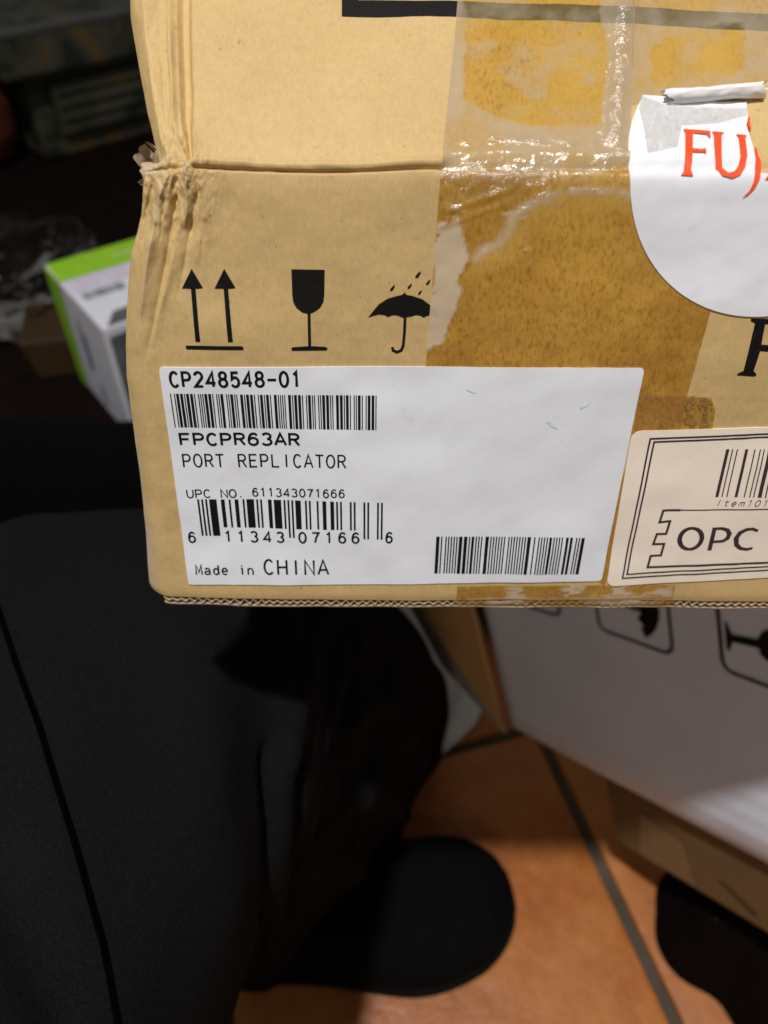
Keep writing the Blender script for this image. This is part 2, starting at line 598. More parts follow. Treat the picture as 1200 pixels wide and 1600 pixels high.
# closed body behind the two visible panels
q = dir_world(-nF)
def wpt(u, w, back=0.0):
    return surf(np.array(u), np.array(w)) + q * back
A_l = left_u(np.array(W_BOT)) + 0.001
DEP = 0.17
ws_s = np.concatenate([np.linspace(W_TOP, -0.004, 30), np.linspace(-0.003, W_BOT, 90)])
edge = surf(left_u(ws_s) + 2e-4, ws_s)
back = []
for w in ws_s:
    if w <= 0:
        back.append(surf(np.array(-0.047), np.array(w)) + dir_world(-nT) * 0.016)
    else:
        back.append(surf(np.array(-0.050), np.array(w)) + q * (0.016 + 0 * w))
back = np.array(back)
grid_obj('left_side_panel', np.stack([edge, 0.5 * (edge + back) - RX * 0.001, back], 1), M['kraft_plain'], box)
cA = wpt(-0.054, W_BOT - 0.002, 0.003); cB = wpt(U_R, W_BOT - 0.002, 0.003)
mesh_obj('bottom_panel', [cA, cB, cB + q * DEP, cA + q * DEP], [(0, 1, 2, 3)], M['kraft_plain'], box, False)
cC = wpt(-0.048, W_TOP, 0.002); cD = wpt(U_R, W_TOP, 0.002)
mesh_obj('back_panel', [cA + q * DEP, cB + q * DEP, cD, cC], [(0, 1, 2, 3)], M['kraft_plain'], box, False)
ff = wpt(U_R, 0.0)
mesh_obj('right_side_panel', [cB, cB + q * DEP, cD, ff], [(0, 1, 2, 3)], M['kraft_plain'], box, False)
fl = wpt(-0.044, 0.003, 0.018)
mesh_obj('inner_side_panel', [cA + q * 0.012, cA + q * DEP, cC + q * 0.01, fl], [(0, 1, 2, 3)], M['kraft_plain'], box, False)

# cut edge of the bottom flap: two liners with the fluted medium between them
def ribbon(name, us, wc, thick, depth, mat, setback):
    pts = []
    for k, (wo, dp) in enumerate(((-thick / 2, 0), (-thick / 2, depth), (thick / 2, depth), (thick / 2, 0))):
        base = base_cam(us, np.full_like(us, W_BOT))
        nn = base_n(np.full_like(us, W_BOT))
        dsp = disp(us, np.full_like(us, W_BOT - 1e-4))
        pts.append(to_world(base + (wc + wo)[:, None] * dF + (dsp - setback - dp)[:, None] * nn))
    P = np.stack(pts + [pts[0]], 0)
    return grid_obj(name, P, mat, box, flip=True)
us = np.arange(float(left_u(np.array(W_BOT))) + 0.004, 0.13, 0.00012)
wob = 0.00042 * fbm(us * 90, us * 0, 1, 3)
pitch = 0.0022
wave = (0.00062 + 0.0005 * vnoise(us * 210, us * 0 + 5, 1)) * np.clip(0.75 + 1.7 * fbm(us * 55, us * 0 + 2, 3, 3), 0.12, 1.1) * np.sin(us / pitch * 2 * math.pi + 4.5 * vnoise(us * 120, us * 0, 2))
ribbon('corrugated_edge', us, 0.0012 + wave + wob * 0.5, 0.00042, 0.006, M['kraft_liner'], 0.0001)
ribbon('edge_liner', us, 0.0024 + wob, 0.00036, 0.006, M['kraft_liner'], 0.0002)
ribbon('inner_liner', us, 0.0001 + wob * 0.4, 0.00024, 0.006, M['kraft_plain'], 0.0003)

# torn, curled scrap of liner at the crushed corner
def curl(name, px0, turns, r0, r1, length, axis_cam, up_cam, mat, n=60, m=14, jag=0.0004, parent=box, off=0.001):
    c0u, c0w = px_uv(*px0)
    c0 = surf(np.array(c0u), np.array(c0w), off)
    ax = dir_world(nrm(axis_cam)); up = dir_world(nrm(up_cam)); nn = np.cross(ax, up)
    P = np.zeros((m, n, 3))
    for i in range(m):
        t = i / (m - 1)
        for j in range(n):
            s = j / (n - 1)
            r = r0 + (r1 - r0) * s + jag * 0.4 * fbm(np.array(s * 5.0), np.array(t * 3.0 + 4), 1, 3)
            a = s * turns * 2 * math.pi
            ln = length * (t - 0.5) + jag * 1.5 * float(fbm(np.array(s * 9.0), np.array(t * 2.0), 2, 3))
            P[i, j] = c0 + ax * ln + up * (r * math.cos(a)) + nn * (r * math.sin(a))
    return grid_obj(name, P, mat, parent)
curl('torn_liner_scrap', (222, 214), 1.3, 0.0030, 0.0014, 0.0055, (0.35, 0.25, 0.9), (0, -1, 0.1), M['kraft_liner'], jag=0.0012, off=-0.003)
curl('torn_liner_scrap', (226, 252), 0.9, 0.0026, 0.0016, 0.0050, (1, 0.15, 0.2), (0, -1, 0.3), M['kraft_liner'], jag=0.0012, off=-0.003)

# ------------------------------------------------------------------ flat pieces laid on the board
def cdt_patch(name, poly_uv, off, mat, parent, step=0.0016, skirt=None, attrs_fn=None, lift=None):
    """polygon in (u, w), filled with triangles that follow the board"""
    pts = []
    n = len(poly_uv)
    for i in range(n):
        a = np.array(poly_uv[i]); b = np.array(poly_uv[(i + 1) % n])
        L = np.linalg.norm(b - a)
        k = max(1, int(L / step))
        for j in range(k):
            pts.append(a + (b - a) * j / k)
    pts = np.array(pts)
    nb = len(pts)
    mn = pts.min(0); mx = pts.max(0)
    gx, gy = np.meshgrid(np.arange(mn[0], mx[0], step), np.arange(mn[1], mx[1], step))
    gx = gx.ravel(); gy = gy.ravel()
    if len(gx):
        d = sdf(gx, gy, [tuple(p) for p in pts])
        k = d > step * 0.45
        allp = np.concatenate([pts, np.stack([gx[k], gy[k]], 1)])
    else:
        allp = pts
    S = 1000.0
    vs, es, fs, _, _, _ = delaunay_2d_cdt([Vector((p[0] * S, p[1] * S)) for p in allp], [], [list(range(nb))], 1, 1e-6)
    uv = np.array([(v.x / S, v.y / S) for v in vs])
    o = np.full(len(uv), off)
    if lift is not None:
        o = o + lift(uv[:, 0], uv[:, 1])
    P = surf(uv[:, 0], uv[:, 1], o)
    faces = [tuple(f) for f in fs]
    # face the camera
    f0 = np.array(faces[len(faces) // 2])
    nn = np.cross(P[f0[1]] - P[f0[0]], P[f0[2]] - P[f0[0]])
    if nn @ (CAM - P[f0[0]]) < 0:
        faces = [f[::-1] for f in faces]
    verts = list(P)
    if skirt is not None:
        b0 = len(verts)
        Pb = surf(pts[:, 0], pts[:, 1], np.full(nb, off) + (lift(pts[:, 0], pts[:, 1]) if lift is not None else 0))
        Pl = surf(pts[:, 0], pts[:, 1], np.full(nb, skirt))
        verts += list(Pb) + list(Pl)
        for i in range(nb):
            j = (i + 1) % nb
            faces.append((b0 + i, b0 + j, b0 + nb + j, b0 + nb + i))
    at = attrs_fn(uv[:, 0], uv[:, 1]) if attrs_fn else None
    if at and skirt is not None:
        at = {k: np.concatenate([v, np.zeros(2 * nb)]) for k, v in at.items()}
    return mesh_obj(name, verts, faces, mat, parent, True, at)

def pxpoly(pts):
    u, w = px_uv([p[0] for p in pts], [p[1] for p in pts])
    return list(zip(u.tolist(), w.tolist()))

def round_poly(poly, r, k=5):
    out = []
    n = len(poly)
    for i in range(n):
        p = np.array(poly[i]); a = np.array(poly[i - 1]); b = np.array(poly[(i + 1) % n])
        da = nrm(a - p); db = nrm(b - p)
        p0 = p + da * r; p1 = p + db * r
        for j in range(k + 1):
            t = j / k
            out.append(tuple((1 - t) ** 2 * p0 + 2 * t * (1 - t) * p + t * t * p1))
    return out

class Print:
    """flat ink shapes collected into one mesh that follows the board"""
    def __init__(self, off):
        self.v = []; self.f = []; self.off = off; self.k = 0
    def lay(self, uv, faces):
        b = len(self.v)
        o = self.off + 2e-6 * (self.k % 9)
        self.k += 1
        u = np.array([p[0] for p in uv]); w = np.array([p[1] for p in uv])
        P = surf(u, w, np.full(len(u), o))
        f0 = faces[0]
        nn = np.cross(P[f0[1]] - P[f0[0]], P[f0[2]] - P[f0[0]])
        fl = nn @ (CAM - P[f0[0]]) < 0
        self.v += list(P)
        for f in faces:
            f = tuple(b + i for i in f)
            self.f.append(f[::-1] if fl else f)
    def poly(self, uv, step=0.0015):
        n = len(uv)
        pts = []
        for i in range(n):
            a = np.array(uv[i]); b = np.array(uv[(i + 1) % n])
            k = max(1, int(np.linalg.norm(b - a) / step))
            for j in range(k):
                pts.append(a + (b - a) * j / k)
        nb = len(pts)
        S = 1000.0
        pa = np.array(pts)
        mn = pa.min(0); mx = pa.max(0)
        gx, gy = np.meshgrid(np.arange(mn[0], mx[0], step), np.arange(mn[1], mx[1], step))
        gx = gx.ravel(); gy = gy.ravel()
        if len(gx):
            k = sdf(gx, gy, [tuple(p) for p in pts]) > step * 0.4
            pts = pts + [np.array(t) for t in zip(gx[k], gy[k])]
        vs, es, fs, _, _, _ = delaunay_2d_cdt([Vector((p[0] * S, p[1] * S)) for p in pts], [], [list(range(nb))], 1, 1e-6)
        fs = [tuple(f) for f in fs if len(f) >= 3]
        def ar(f):
            a, b, c = vs[f[0]], vs[f[1]], vs[f[2]]
            return (b - a).cross(c - a)
        fs = [f if ar(f) > 0 else f[::-1] for f in fs]
        if fs:
            self.lay([(v.x / S, v.y / S) for v in vs], fs)
    def strip(self, pts, hw, closed=False, step=0.0012):
        """stroke of half width hw (or one per point) along a polyline in (u, w)"""
        pts = [np.array(p, float) for p in pts]
        hws = list(hw) if hasattr(hw, '__len__') else [hw] * len(pts)
        P = []; H = []
        n = len(pts)
        for i in range(n if closed else n - 1):
            a, b = pts[i], pts[(i + 1) % n]
            k = max(1, int(np.linalg.norm(b - a) / step))
            for j in range(k):
                P.append(a + (b - a) * j / k); H.append(hws[i] + (hws[(i + 1) % n] - hws[i]) * j / k)
        if not closed:
            P.append(pts[-1]); H.append(hws[-1])
        N = len(P)
        L = []; R = []
        for i in range(N):
            if closed:
                a, b = P[i - 1], P[(i + 1) % N]
            else:
                a, b = P[max(i - 1, 0)], P[min(i + 1, N - 1)]
            t1 = P[i] - a; t2 = b - P[i]
            l1 = np.linalg.norm(t1); l2 = np.linalg.norm(t2)
            t1 = t1 / l1 if l1 > 1e-12 else t2 / l2
            t2 = t2 / l2 if l2 > 1e-12 else t1
            t = t1 + t2
            l = np.linalg.norm(t)
            t = t / l if l > 1e-6 else t1
            nn = np.array([-t[1], t[0]])
            c = max(0.45, abs(nn @ np.array([-t1[1], t1[0]])))
            h = H[i] / c
            L.append(P[i] + nn * h); R.append(P[i] - nn * h)
        uv = L + R
        fs = []
        for i in range(N if closed else N - 1):
            j = (i + 1) % N
            fs.append((i, j, N + j, N + i))
        self.lay(uv, fs)
    def build(self, name, mat, parent):
        return mesh_obj(name, self.v, self.f, mat, parent, True)

# ---- single-stroke lettering
def arc(cx, cy, rx, ry, a0, a1, n=14):
    return [(cx + rx * math.cos(math.radians(a0 + (a1 - a0) * i / n)), cy + ry * math.sin(math.radians(a0 + (a1 - a0) * i / n))) for i in range(n + 1)]

G = {
    '0': [('c', arc(.5, .5, .40, .5, 90, 450 - 18, 19))],
    '1': [('o', [(.26, .80), (.54, 1), (.54, 0)])],
    '2': [('o', arc(.5, .72, .38, .28, 165, -25, 10) + [(.12, .02), (.9, .02)])],
    '3': [('o', arc(.48, .755, .35, .245, 155, -80, 10)), ('o', arc(.48, .265, .40, .265, 82, -155, 11))],
    '4': [('o', [(.72, 0), (.72, 1), (.08, .27), (.95, .27)])],
    '5': [('o', [(.84, .98), (.22, .98), (.16, .53)] + arc(.48, .33, .39, .33, 125, -150, 11))],
    '6': [('o', [(.84, .84), (.70, .97), (.5, 1.0), (.30, .90), (.17, .68), (.12, .40)] + arc(.5, .31, .38, .31, 170, 520, 15))],
    '7': [('o', [(.1, .98), (.88, .98), (.55, .5), (.40, 0)])],
    '8': [('c', arc(.5, .765, .33, .235, 90, 430, 15)), ('c', arc(.5, .265, .39, .265, 90, 430, 15))],
    '-': [('o', [(.05, .46), (.95, .46)])],
    '.': [('o', [(.42, .0), (.42, .12)])],
    'A': [('o', [(.04, 0), (.5, 1), (.96, 0)]), ('o', [(.2, .32), (.8, .32)])],
    'C': [('o', arc(.52, .5, .42, .5, 42, 318, 16))],
    'E': [('o', [(.9, .98), (.12, .98), (.12, .02), (.9, .02)]), ('o', [(.12, .52), (.8, .52)])],
    'F': [('o', [(.9, .97), (.12, .97), (.12, 0)]), ('o', [(.12, .50), (.8, .50)])],
    'H': [('o', [(.1, 0), (.1, 1)]), ('o', [(.9, 0), (.9, 1)]), ('o', [(.1, .52), (.9, .52)])],
    'I': [('o', [(.5, 0), (.5, 1)])],
    'L': [('o', [(.14, 1), (.14, .02), (.9, .02)])],
    'M': [('o', [(.08, 0), (.12, 1), (.5, .25), (.88, 1), (.92, 0)])],
    'N': [('o', [(.1, 0), (.1, 1), (.9, 0), (.9, 1)])],
    'O': [('c', arc(.5, .5, .44, .5, 90, 450 - 18, 19))],
    'P': [('o', [(.12, 0), (.12, .98), (.55, .98)] + arc(.55, .72, .34, .26, 80, -80, 8) + [(.12, .46)])],
    'R': [('o', [(.12, 0), (.12, .98), (.55, .98)] + arc(.55, .74, .33, .24, 80, -80, 8) + [(.12, .50)]), ('o', [(.52, .50), (.92, 0)])],
    'T': [('o', [(.05, .98), (.95, .98)]), ('o', [(.5, .98), (.5, 0)])],
    'U': [('o', [(.1, 1), (.1, .38)] + arc(.5, .38, .40, .38, 190, 350, 10) + [(.9, .38), (.9, 1)])],
    'a': [('o', [(.16, .56)] + arc(.48, .47, .32, .20, 140, 0, 8) + [(.80, .12), (.90, 0)]), ('o', [(.80, .36), (.50, .36)] + arc(.42, .18, .30, .18, 100, 300, 9) + [(.80, .14)])],
    'd': [('o', [(.84, 1), (.84, 0)]), ('c', arc(.48, .32, .34, .33, 90, 430, 13))],
    'e': [('o', [(.14, .34), (.84, .34)] + arc(.49, .33, .36, .34, 5, 315, 13))],
    'i': [('o', [(.35, .66), (.54, .66), (.54, 0)]), ('o', [(.5, .86), (.5, .98)])],
    'n': [('o', [(.14, .66), (.14, 0)]), ('o', [(.14, .44)] + arc(.5, .38, .34, .28, 150, 0, 8) + [(.84, 0)])],
    't': [('o', [(.45, .92), (.45, .18)] + arc(.66, .18, .21, .17, 190, 310, 6)), ('o', [(.15, .66), (.85, .66)])],
    'm': [('o', [(.08, .66), (.08, 0)]), ('o', [(.08, .5)] + arc(.28, .44, .21, .22, 150, 0, 6) + [(.49, 0)]), ('o', [(.49, .5)] + arc(.70, .44, .21, .22, 150, 0, 6) + [(.91, 0)])],
}

def write(pr, text, x0, x1, ytop, ybot, hw_px, fill=0.82, slant=0.0, advance=None, ybot_r=None):
    """text between pixel columns x0..x1 (at the baseline), cap line ytop, baseline ybot"""
    (u0, u1), (w0, w1) = px_uv([x0, x1], [ybot, ybot if ybot_r is None else ybot_r])
    (ua,), (wa,) = px_uv([x0], [ytop])
    H = w0 - wa
    mpp = (u1 - u0) / (x1 - x0)
    hw = hw_px * mpp
    n = len(text)
    cell = (u1 - u0) / (n - (1 - fill))
    gw = cell * fill
    for i, ch in enumerate(text):
        if ch == ' ':
            continue
        for kind, pts in G[ch]:
            out = []
            for gx, gy in pts:
                s = u0 + i * cell + gx * gw + slant * gy * H
                base = w0 + (w1 - w0) * (s - u0) / (u1 - u0)
                gy2 = (hw + gy * (H - 2 * hw)) if kind == 'c' or True else gy * H
                out.append((s, base - gy2))
            pr.strip(out, hw, closed=(kind == 'c'), step=0.0025)

def bars(pr, widths, x0, x1, yt, yb, start_bar=True, longs=None, yl=None, xb0=None, xb1=None):
    """vertical bars; widths alternate bar, space, ... ; x0..x1 measured at the top"""
    (u0, u1), (w0, w1) = px_uv([x0, x1], [yt, yt])
    wb_ = px_uv([x0], [yb])[1][0]
    wl_ = px_uv([x0], [yl])[1][0] if yl else wb_
    tot = sum(widths)
    x = 0
    for i, wd in enumerate(widths):
        if i % 2 == 0:
            a = u0 + (u1 - u0) * x / tot
            b = u0 + (u1 - u0) * (x + wd * 0.94) / tot
            bot = wl_ if (longs and longs(x)) else wb_
            k = max(2, int((bot - w0) / 0.0018))
            uv = []
            for j in range(k + 1):
                w = w0 + (bot - w0) * j / k
                uv += [(a, w), (b, w)]
            fs = [(2 * j, 2 * j + 1, 2 * j + 3, 2 * j + 2) for j in range(k)]
            pr.lay(uv, fs)
        x += wd

# ---- Code 39 and UPC-A patterns
C39 = {'0': 'nnnwwnwnn', '1': 'wnnwnnnnw', '2': 'nnwwnnnnw', '3': 'wnwwnnnnn', '4': 'nnnwwnnnw', '5': 'wnnwwnnnn', '6': 'nnwwwnnnn',
       '7': 'nnnwnnwnw', '8': 'wnnwnnwnn', '9': 'nnwwnnwnn', 'A': 'wnnnnwnnw', 'C': 'wnwnnwnnn', 'F': 'nnwnwwnnn', 'P': 'nnwnwnnwn',
       'R': 'wnnnnnwwn', '-': 'nwnnnnwnw', '*': 'nwnnwnwnn'}
def code39(s, wide=2.6):
    out = []
    for ch in '*' + s + '*':
        out += [wide if k == 'w' else 1.0 for k in C39[ch]] + [1.0]
    return out[:-1]
UPL = ['0001101', '0011001', '0010011', '0111101', '0100011', '0110001', '0101111', '0111011', '0110111', '0001011']
def upc(s):
    bits = '101' + ''.join(UPL[int(c)] for c in s[:6]) + '01010' + ''.join(''.join('1' if b == '0' else '0' for b in UPL[int(c)]) for c in s[6:]) + '101'
    runs = []
    cur, n = '1', 0
    for b in bits:
        if b == cur:
            n += 1
        else:
            runs.append(n); cur = b; n = 1
    runs.append(n)
    return runs

O_PRINT, O_TAPE, O_LABEL, O_INK = 9e-5, 1.8e-4, 3.0e-4, 3.9e-4

# ---- handling symbols printed on the board
pr = Print(O_PRINT)
for dx, tip, base in ((0, (299, 420), (311, 534)), (51, (350, 420), (362, 534))):
    pr.poly(pxpoly([(tip[0], tip[1]), (tip[0] + 18, tip[1] + 30), (tip[0] + 11, tip[1] + 31), (tip[0] - 4, tip[1] + 31), (tip[0] - 15, tip[1] + 31)]))
    pr.poly(pxpoly([(tip[0] - 1, tip[1] + 29), (tip[0] + 6, tip[1] + 29), (base[0] + 2.5, base[1] - 1), (base[0] - 5, base[1] - 1)]))
pr.poly(pxpoly([(291, 539), (379, 539.5), (381, 542), (380, 545.5), (292, 545), (290.5, 542)]))
pr.build('this_way_up_symbol', M['ink'], box)

pr = Print(O_PRINT)
bowl = [(455, 421), (507, 422)]
pr.poly(pxpoly([(455, 421), (507, 422), (506.5, 462), (505, 472), (500, 481), (492, 487), (485, 490), (479, 490), (472, 488), (463, 481), (458, 472), (456.5, 462)]))
pr.poly(pxpoly([(480.5, 488.5), (485, 488.5), (486, 541), (481.5, 541)]))
pr.poly(pxpoly([(457, 542), (478, 541), (490, 541), (509, 542.5), (512, 545.5), (510, 548), (456.5, 547.5), (455, 544.5)]))
pr.build('fragile_glass_symbol', M['ink'], box)

pr = Print(O_PRINT)
can = [(575, 497), (582, 488), (592, 476), (606, 467), (620, 463), (629, 461), (632, 457), (635, 461), (645, 463), (660, 468), (672, 477), (681, 488), (687, 498),
       (680, 495), (674, 493), (668, 494), (662, 497), (657, 494), (650, 493), (643, 495), (637, 496), (629, 497), (622, 494), (614, 493), (606, 496), (600, 493), (592, 492), (584, 494)]
pr.poly(pxpoly(can))
stem = [(633, 495), (632, 520), (630, 541), (627, 548), (620, 551), (614, 548), (613, 543)]
pr.strip(pxpoly(stem), 0.00030)
for cx, cy, l in ((653, 429, 9), (613, 450, 8), (640, 447, 7), (669, 441, 7), (656, 457, 6), (681, 456, 6)):
    pr.poly(pxpoly([(cx + l * .45, cy - l * .6), (cx + l * .5, cy - l * .2), (cx + l * .05, cy + l * .55), (cx - l * .35, cy + l * .7), (cx - l * .5, cy + l * .4), (cx - l * .1, cy - l * .1)]))
pr.build('keep_dry_umbrella_symbol', M['ink'], box)

# ---- printed frame on the top panel and the big letter F
pr = Print(O_PRINT)
pr.poly(pxpoly([(534, -60), (560, -60), (560, 0), (700, 5), (990, 14), (1260, 24), (1260, 50), (990, 40), (700, 30), (534, 25)]), 0.003)
pr.build('printed_frame', M['ink'], box)
pr = Print(O_PRINT)
pr.poly(pxpoly([(1172, 496), (1250, 499), (1244, 518), (1238, 508), (1194, 505), (1188, 537), (1218, 539), (1222, 533), (1216, 560), (1213, 549), (1186, 547),
                (1176, 578), (1181, 584), (1178, 587), (1150, 585), (1151, 582), (1160, 578), (1178, 504), (1171, 500)]))
pr.build('printed_letter', M['ink'], box)

# ---- packing tape
def tape_front_attr(u, w):
    X, Y = project(surf(u, w))
    patch = [(684, 350), (714, 345), (729, 367), (727, 403), (716, 439), (711, 484), (701, 522), (680, 542), (660, 540), (664, 500), (680, 430)]
    s = sdf(X, Y, patch) + 15 * fbm(X * 0.06, Y * 0.06, 1, 5)
    lift = np.clip(s / 5 + 0.5, 0, 1)
    # cream rim of the lifted blister
    rim = [(744, 404), (752, 393), (778, 384), (793, 362), (800, 338), (830, 318), (870, 303), (915, 298), (960, 300), (1010, 310), (1080, 316), (1200, 320)]
    d, sd, al = seg_dist(X + 5 * fbm(X * .05, Y * .05, 2, 3), Y + 7 * fbm(X * .05, Y * .05, 3, 3), rim)
    rimm = np.clip(0.70 + 0.8 * fbm(X * .05, Y * .05, 1, 4), 0, 0.9) * np.exp(-(d / 7.0) ** 2)
    lift = np.maximum(lift, rimm)
    # milky wrinkles between the fold and the rim
    band = np.clip(1 - (Y - 262) / 26, 0, 1) * np.clip(0.55 + 1.3 * fbm(X * 0.030, Y * 0.12, 4, 4), 0, 1)
    lift = np.maximum(lift, 0.75 * band)
    wr = np.clip((fbm((X + Y * 0.6) * 0.02, (Y - X * 0.3) * 0.12, 2, 4) - 0.32) * 5, 0, 1) * (Y < 400) * (X < 830)
    lift = np.maximum(lift, 0.7 * wr)
    gold = np.clip(1 - np.where((sd > 0), d, 99) / 46, 0, 1) * 0.8
    gold = np.maximum(gold, 0.40 * np.clip(fbm(X * .012, Y * .012, 3, 3) * 1.6, 0, 1))
    wrk = 0.22 * lift * (Y < 345) + 0.30 * np.clip(1 - (Y - 262) / 80, 0, 1) * (X < 870) + 0.03
    return {'stuck': 1 - lift, 'gold': gold, 'wrinkle': wrk}

def tape_top_attr(u, w):
    X, Y = project(surf(u, w))
    P1 = [(706, -80), (728, 30), (725, 157), (763, 178), (808, 193), (858, 198), (939, 198), (946, 140), (950, 70), (936, 20), (940, -80)]
    P2 = [(1011, 72), (1090, 48), (1160, 34), (1166, 112), (1092, 130), (1020, 138)]
    s = np.maximum(sdf(X, Y, P1), sdf(X, Y, P2)) + 7 * fbm(X * 0.05, Y * 0.05, 1, 4)
    st = np.clip(s / 5 + 0.5, 0, 1)
    d, sd, al = seg_dist(X, Y, [(735, 100), (800, 120), (850, 105)])
    st = st * (1 - 0.55 * np.clip(fbm(X * .025, Y * .04, 2, 4) * 2.0, 0, 1))
    low = np.clip((Y - 232) / 22, 0, 1) * np.clip(0.5 + 1.1 * fbm(X * .03, Y * .06, 3, 3), 0, 1)
    st = np.maximum(st, 0.6 * low)
    st = np.maximum(st, np.clip(np.where(X > 988, 0.45, 0.12) + 0.9 * fbm(X * .022, Y * .022, 3, 4), 0, 0.8))
    gold = np.clip(0.35 + 1.0 * fbm(X * .010, Y * .010, 4, 3), 0, 0.9)
    d, sd, al = seg_dist(X, Y, [(978, -30), (974, 60), (968, 130), (962, 210)])
    wrk = 0.24 * np.exp(-(d / 18) ** 2) + 0.26 * np.clip((Y - 205) / 22, 0, 1) * np.clip(0.35 + 1.5 * fbm(X * .035, Y * .05, 1, 3), 0, 1) + 0.05 * (1 - st) + 0.012
    return {'stuck': st, 'gold': gold, 'wrinkle': wrk}

def tape_wave(amp):
    def f(u, w):
        X, Y = project(surf(u, w))
        h = np.zeros_like(X)
        for pts, wd, a in (([(975, -40), (972, 60), (966, 130), (958, 215)], 14, 0.0007), ([(952, -40), (948, 120), (940, 205)], 6, -0.0003),
                           ([(690, 243), (780, 240), (900, 243), (985, 246)], 7, 0.0006), ([(725, 60), (723, 160)], 5, 0.00035),
                           ([(700, 330), (750, 312), (800, 296)], 5, 0.0004), ([(690, 352), (740, 336), (790, 318)], 4, 0.0003)):
            d, s, al = seg_dist(X, Y, pts)
            h += a * np.exp(-(d / wd) ** 2)
        h += amp * np.clip(fbm(X * .035, Y * .035, 2, 4), 0, 1)
        return np.maximum(h, -0.5 * O_TAPE + 2e-5)
    return f

cdt_patch('packing_tape', pxpoly([(689, 260), (900, 260), (1165, 260), (1140, 350), (1107, 490), (1072, 618), (1060, 690), (830, 690), (658, 690), (665, 573), (677, 420)]),
          O_TAPE, M['tape_front'], box, 0.0006, None, tape_front_attr, tape_wave(0.00012))
cdt_patch('packing_tape', pxpoly([(722, -90), (990, -90), (989, 60), (986, 180), (984, 265), (840, 265), (689, 265), (697, 180), (710, 60)]),
          O_TAPE + 3e-5, M['tape_top'], box, 0.0006, None, tape_top_attr, tape_wave(0.00022))
cdt_patch('packing_tape', pxpoly([(987, -90), (1300, -90), (1300, 30), (1230, 60), (1225, 120), (1150, 138), (1060, 146), (986, 165)]),
          O_TAPE, M['tape_top'], box, 0.0008, None, tape_top_attr, tape_wave(0.00022))
cdt_patch('packing_tape', pxpoly([(1000, 614), (1060, 616), (1110, 620), (1117, 640), (1112, 672), (1000, 720), (945, 915), (930, 905), (985, 700)]),
          O_TAPE + 4e-5, M['tape_front'], box, 0.0008, None,
          lambda u, w: {'stuck': np.ones_like(u), 'gold': 0.25 + 0 * u, 'wrinkle': 0.1 + 0 * u})
def tape_bottom_attr(u, w):
    X, Y = project(surf(u, w))
    n = fbm(X * .03, Y * .1, 2, 4)
    return {'stuck': np.clip(1 - np.clip((n - 0.12) * 5, 0, 1) - 0.7 * np.clip((Y - 931) / 5, 0, 1) * (n > -0.1), 0, 1), 'gold': 0.1 + 0 * u, 'wrinkle': 0.25 + 0 * u}
cdt_patch('packing_tape', pxpoly([(714, 914), (900, 914), (1056, 914), (1052, 935.5), (900, 935.5), (712, 935.5)]),
          O_TAPE + 1e-5, M['tape_front'], box, 0.0007, None, tape_bottom_attr, tape_wave(0.0003))
# the tape carried round the bottom edge
us2 = np.arange(*px_uv([712, 1060], [935, 935])[0], 0.0005)
Pt = []
for k, (dw, dn) in enumerate(((0, 0.00022), (0.0009, 0.0001), (0.0019, -0.0002), (0.0024, -0.0012), (0.0024, -0.006))):
    ww = np.full_like(us2, W_BOT)
    Pt.append(to_world(base_cam(us2, ww) + (dw + 0.0004 * fbm(us2 * 260, us2 * 0 + k * .4, 1, 3))[:, None] * dF + (disp(us2, ww) + dn)[:, None] * base_n(ww)))
Pt = np.stack(Pt, 0)
nzz = fbm(us2 * 200, us2 * 0 + 1, 3, 3)
grid_obj('tape_wrap', Pt, M['tape_front'], box, {'stuck': np.tile(np.clip(0.75 - nzz * 1.5, 0, 1), (5, 1)), 'gold': np.zeros(Pt.shape[:2]), 'wrinkle': 0.3 * np.ones(Pt.shape[:2])}, flip=True)
# scorched-looking glue residue where a tape end was
pr = Print(O_TAPE + 8e-5)
M['glue'] = simple_mat('old_glue', (0.27, 0.145, 0.038), 0.5, 0.35, 500)
for i in range(95):
    a = rng.random() * 2 * math.pi
    rr = 1.0 - 0.65 * rng.random() ** 1.5
    cx = 1090 + 23 * rr * np.sign(math.cos(a)) * abs(math.cos(a)) ** 0.6; cy = 643 + 23 * rr * np.sign(math.sin(a)) * abs(math.sin(a)) ** 0.6
    rad = 1.2 + 2.4 * rng.random()
    pts = [(cx + rad * (0.6 + 0.7 * rng.random()) * math.cos(t), cy + rad * (0.6 + 0.7 * rng.random()) * math.sin(t)) for t in np.linspace(0, 2 * math.pi, 9)[:-1]]
    pr.poly(pxpoly(pts), 0.003)
pr.build('glue_residue', M['glue'], box)

# ---- white shipping label
lab_poly = round_poly(pxpoly([(248.5, 573), (620, 574.5), (1006, 573.5), (939.5, 907.5), (620, 911), (295, 912)]), 0.00001, 1)
lp = pxpoly([(248.5, 573), (1006, 573.5), (939.5, 907.5), (295, 912)])
lab = cdt_patch('shipping_label', round_poly(lp, 0.0011, 5), O_LABEL, M['label'], box, 0.0022, 1e-5)
pr = Print(O_INK)
write(pr, 'CP248548-01', 267, 471, 578, 605, 2.1, 0.80)
pr.build('part_number', M['ink'], lab)
pr = Print(O_INK)
bars(pr, code39('CP248548-01', 2.7), 266, 588.5, 614, 667)
pr.build('barcode', M['ink'], lab)
pr = Print(O_INK)
write(pr, 'FPCPR63AR', 281, 469, 675.5, 697, 1.9, 0.86)
pr.build('model_number', M['ink'], lab)
pr = Print(O_INK)
write(pr, 'PORT REPLICATOR', 286, 541, 709, 731, 1.3, 0.80)
pr.build('product_line', M['ink'], lab)
pr = Print(O_INK)
write(pr, 'UPC NO.', 292, 383, 764.5, 778.5, 1.05, 0.88)
write(pr, '611343071666', 394, 539, 763, 777, 1.05, 0.80)
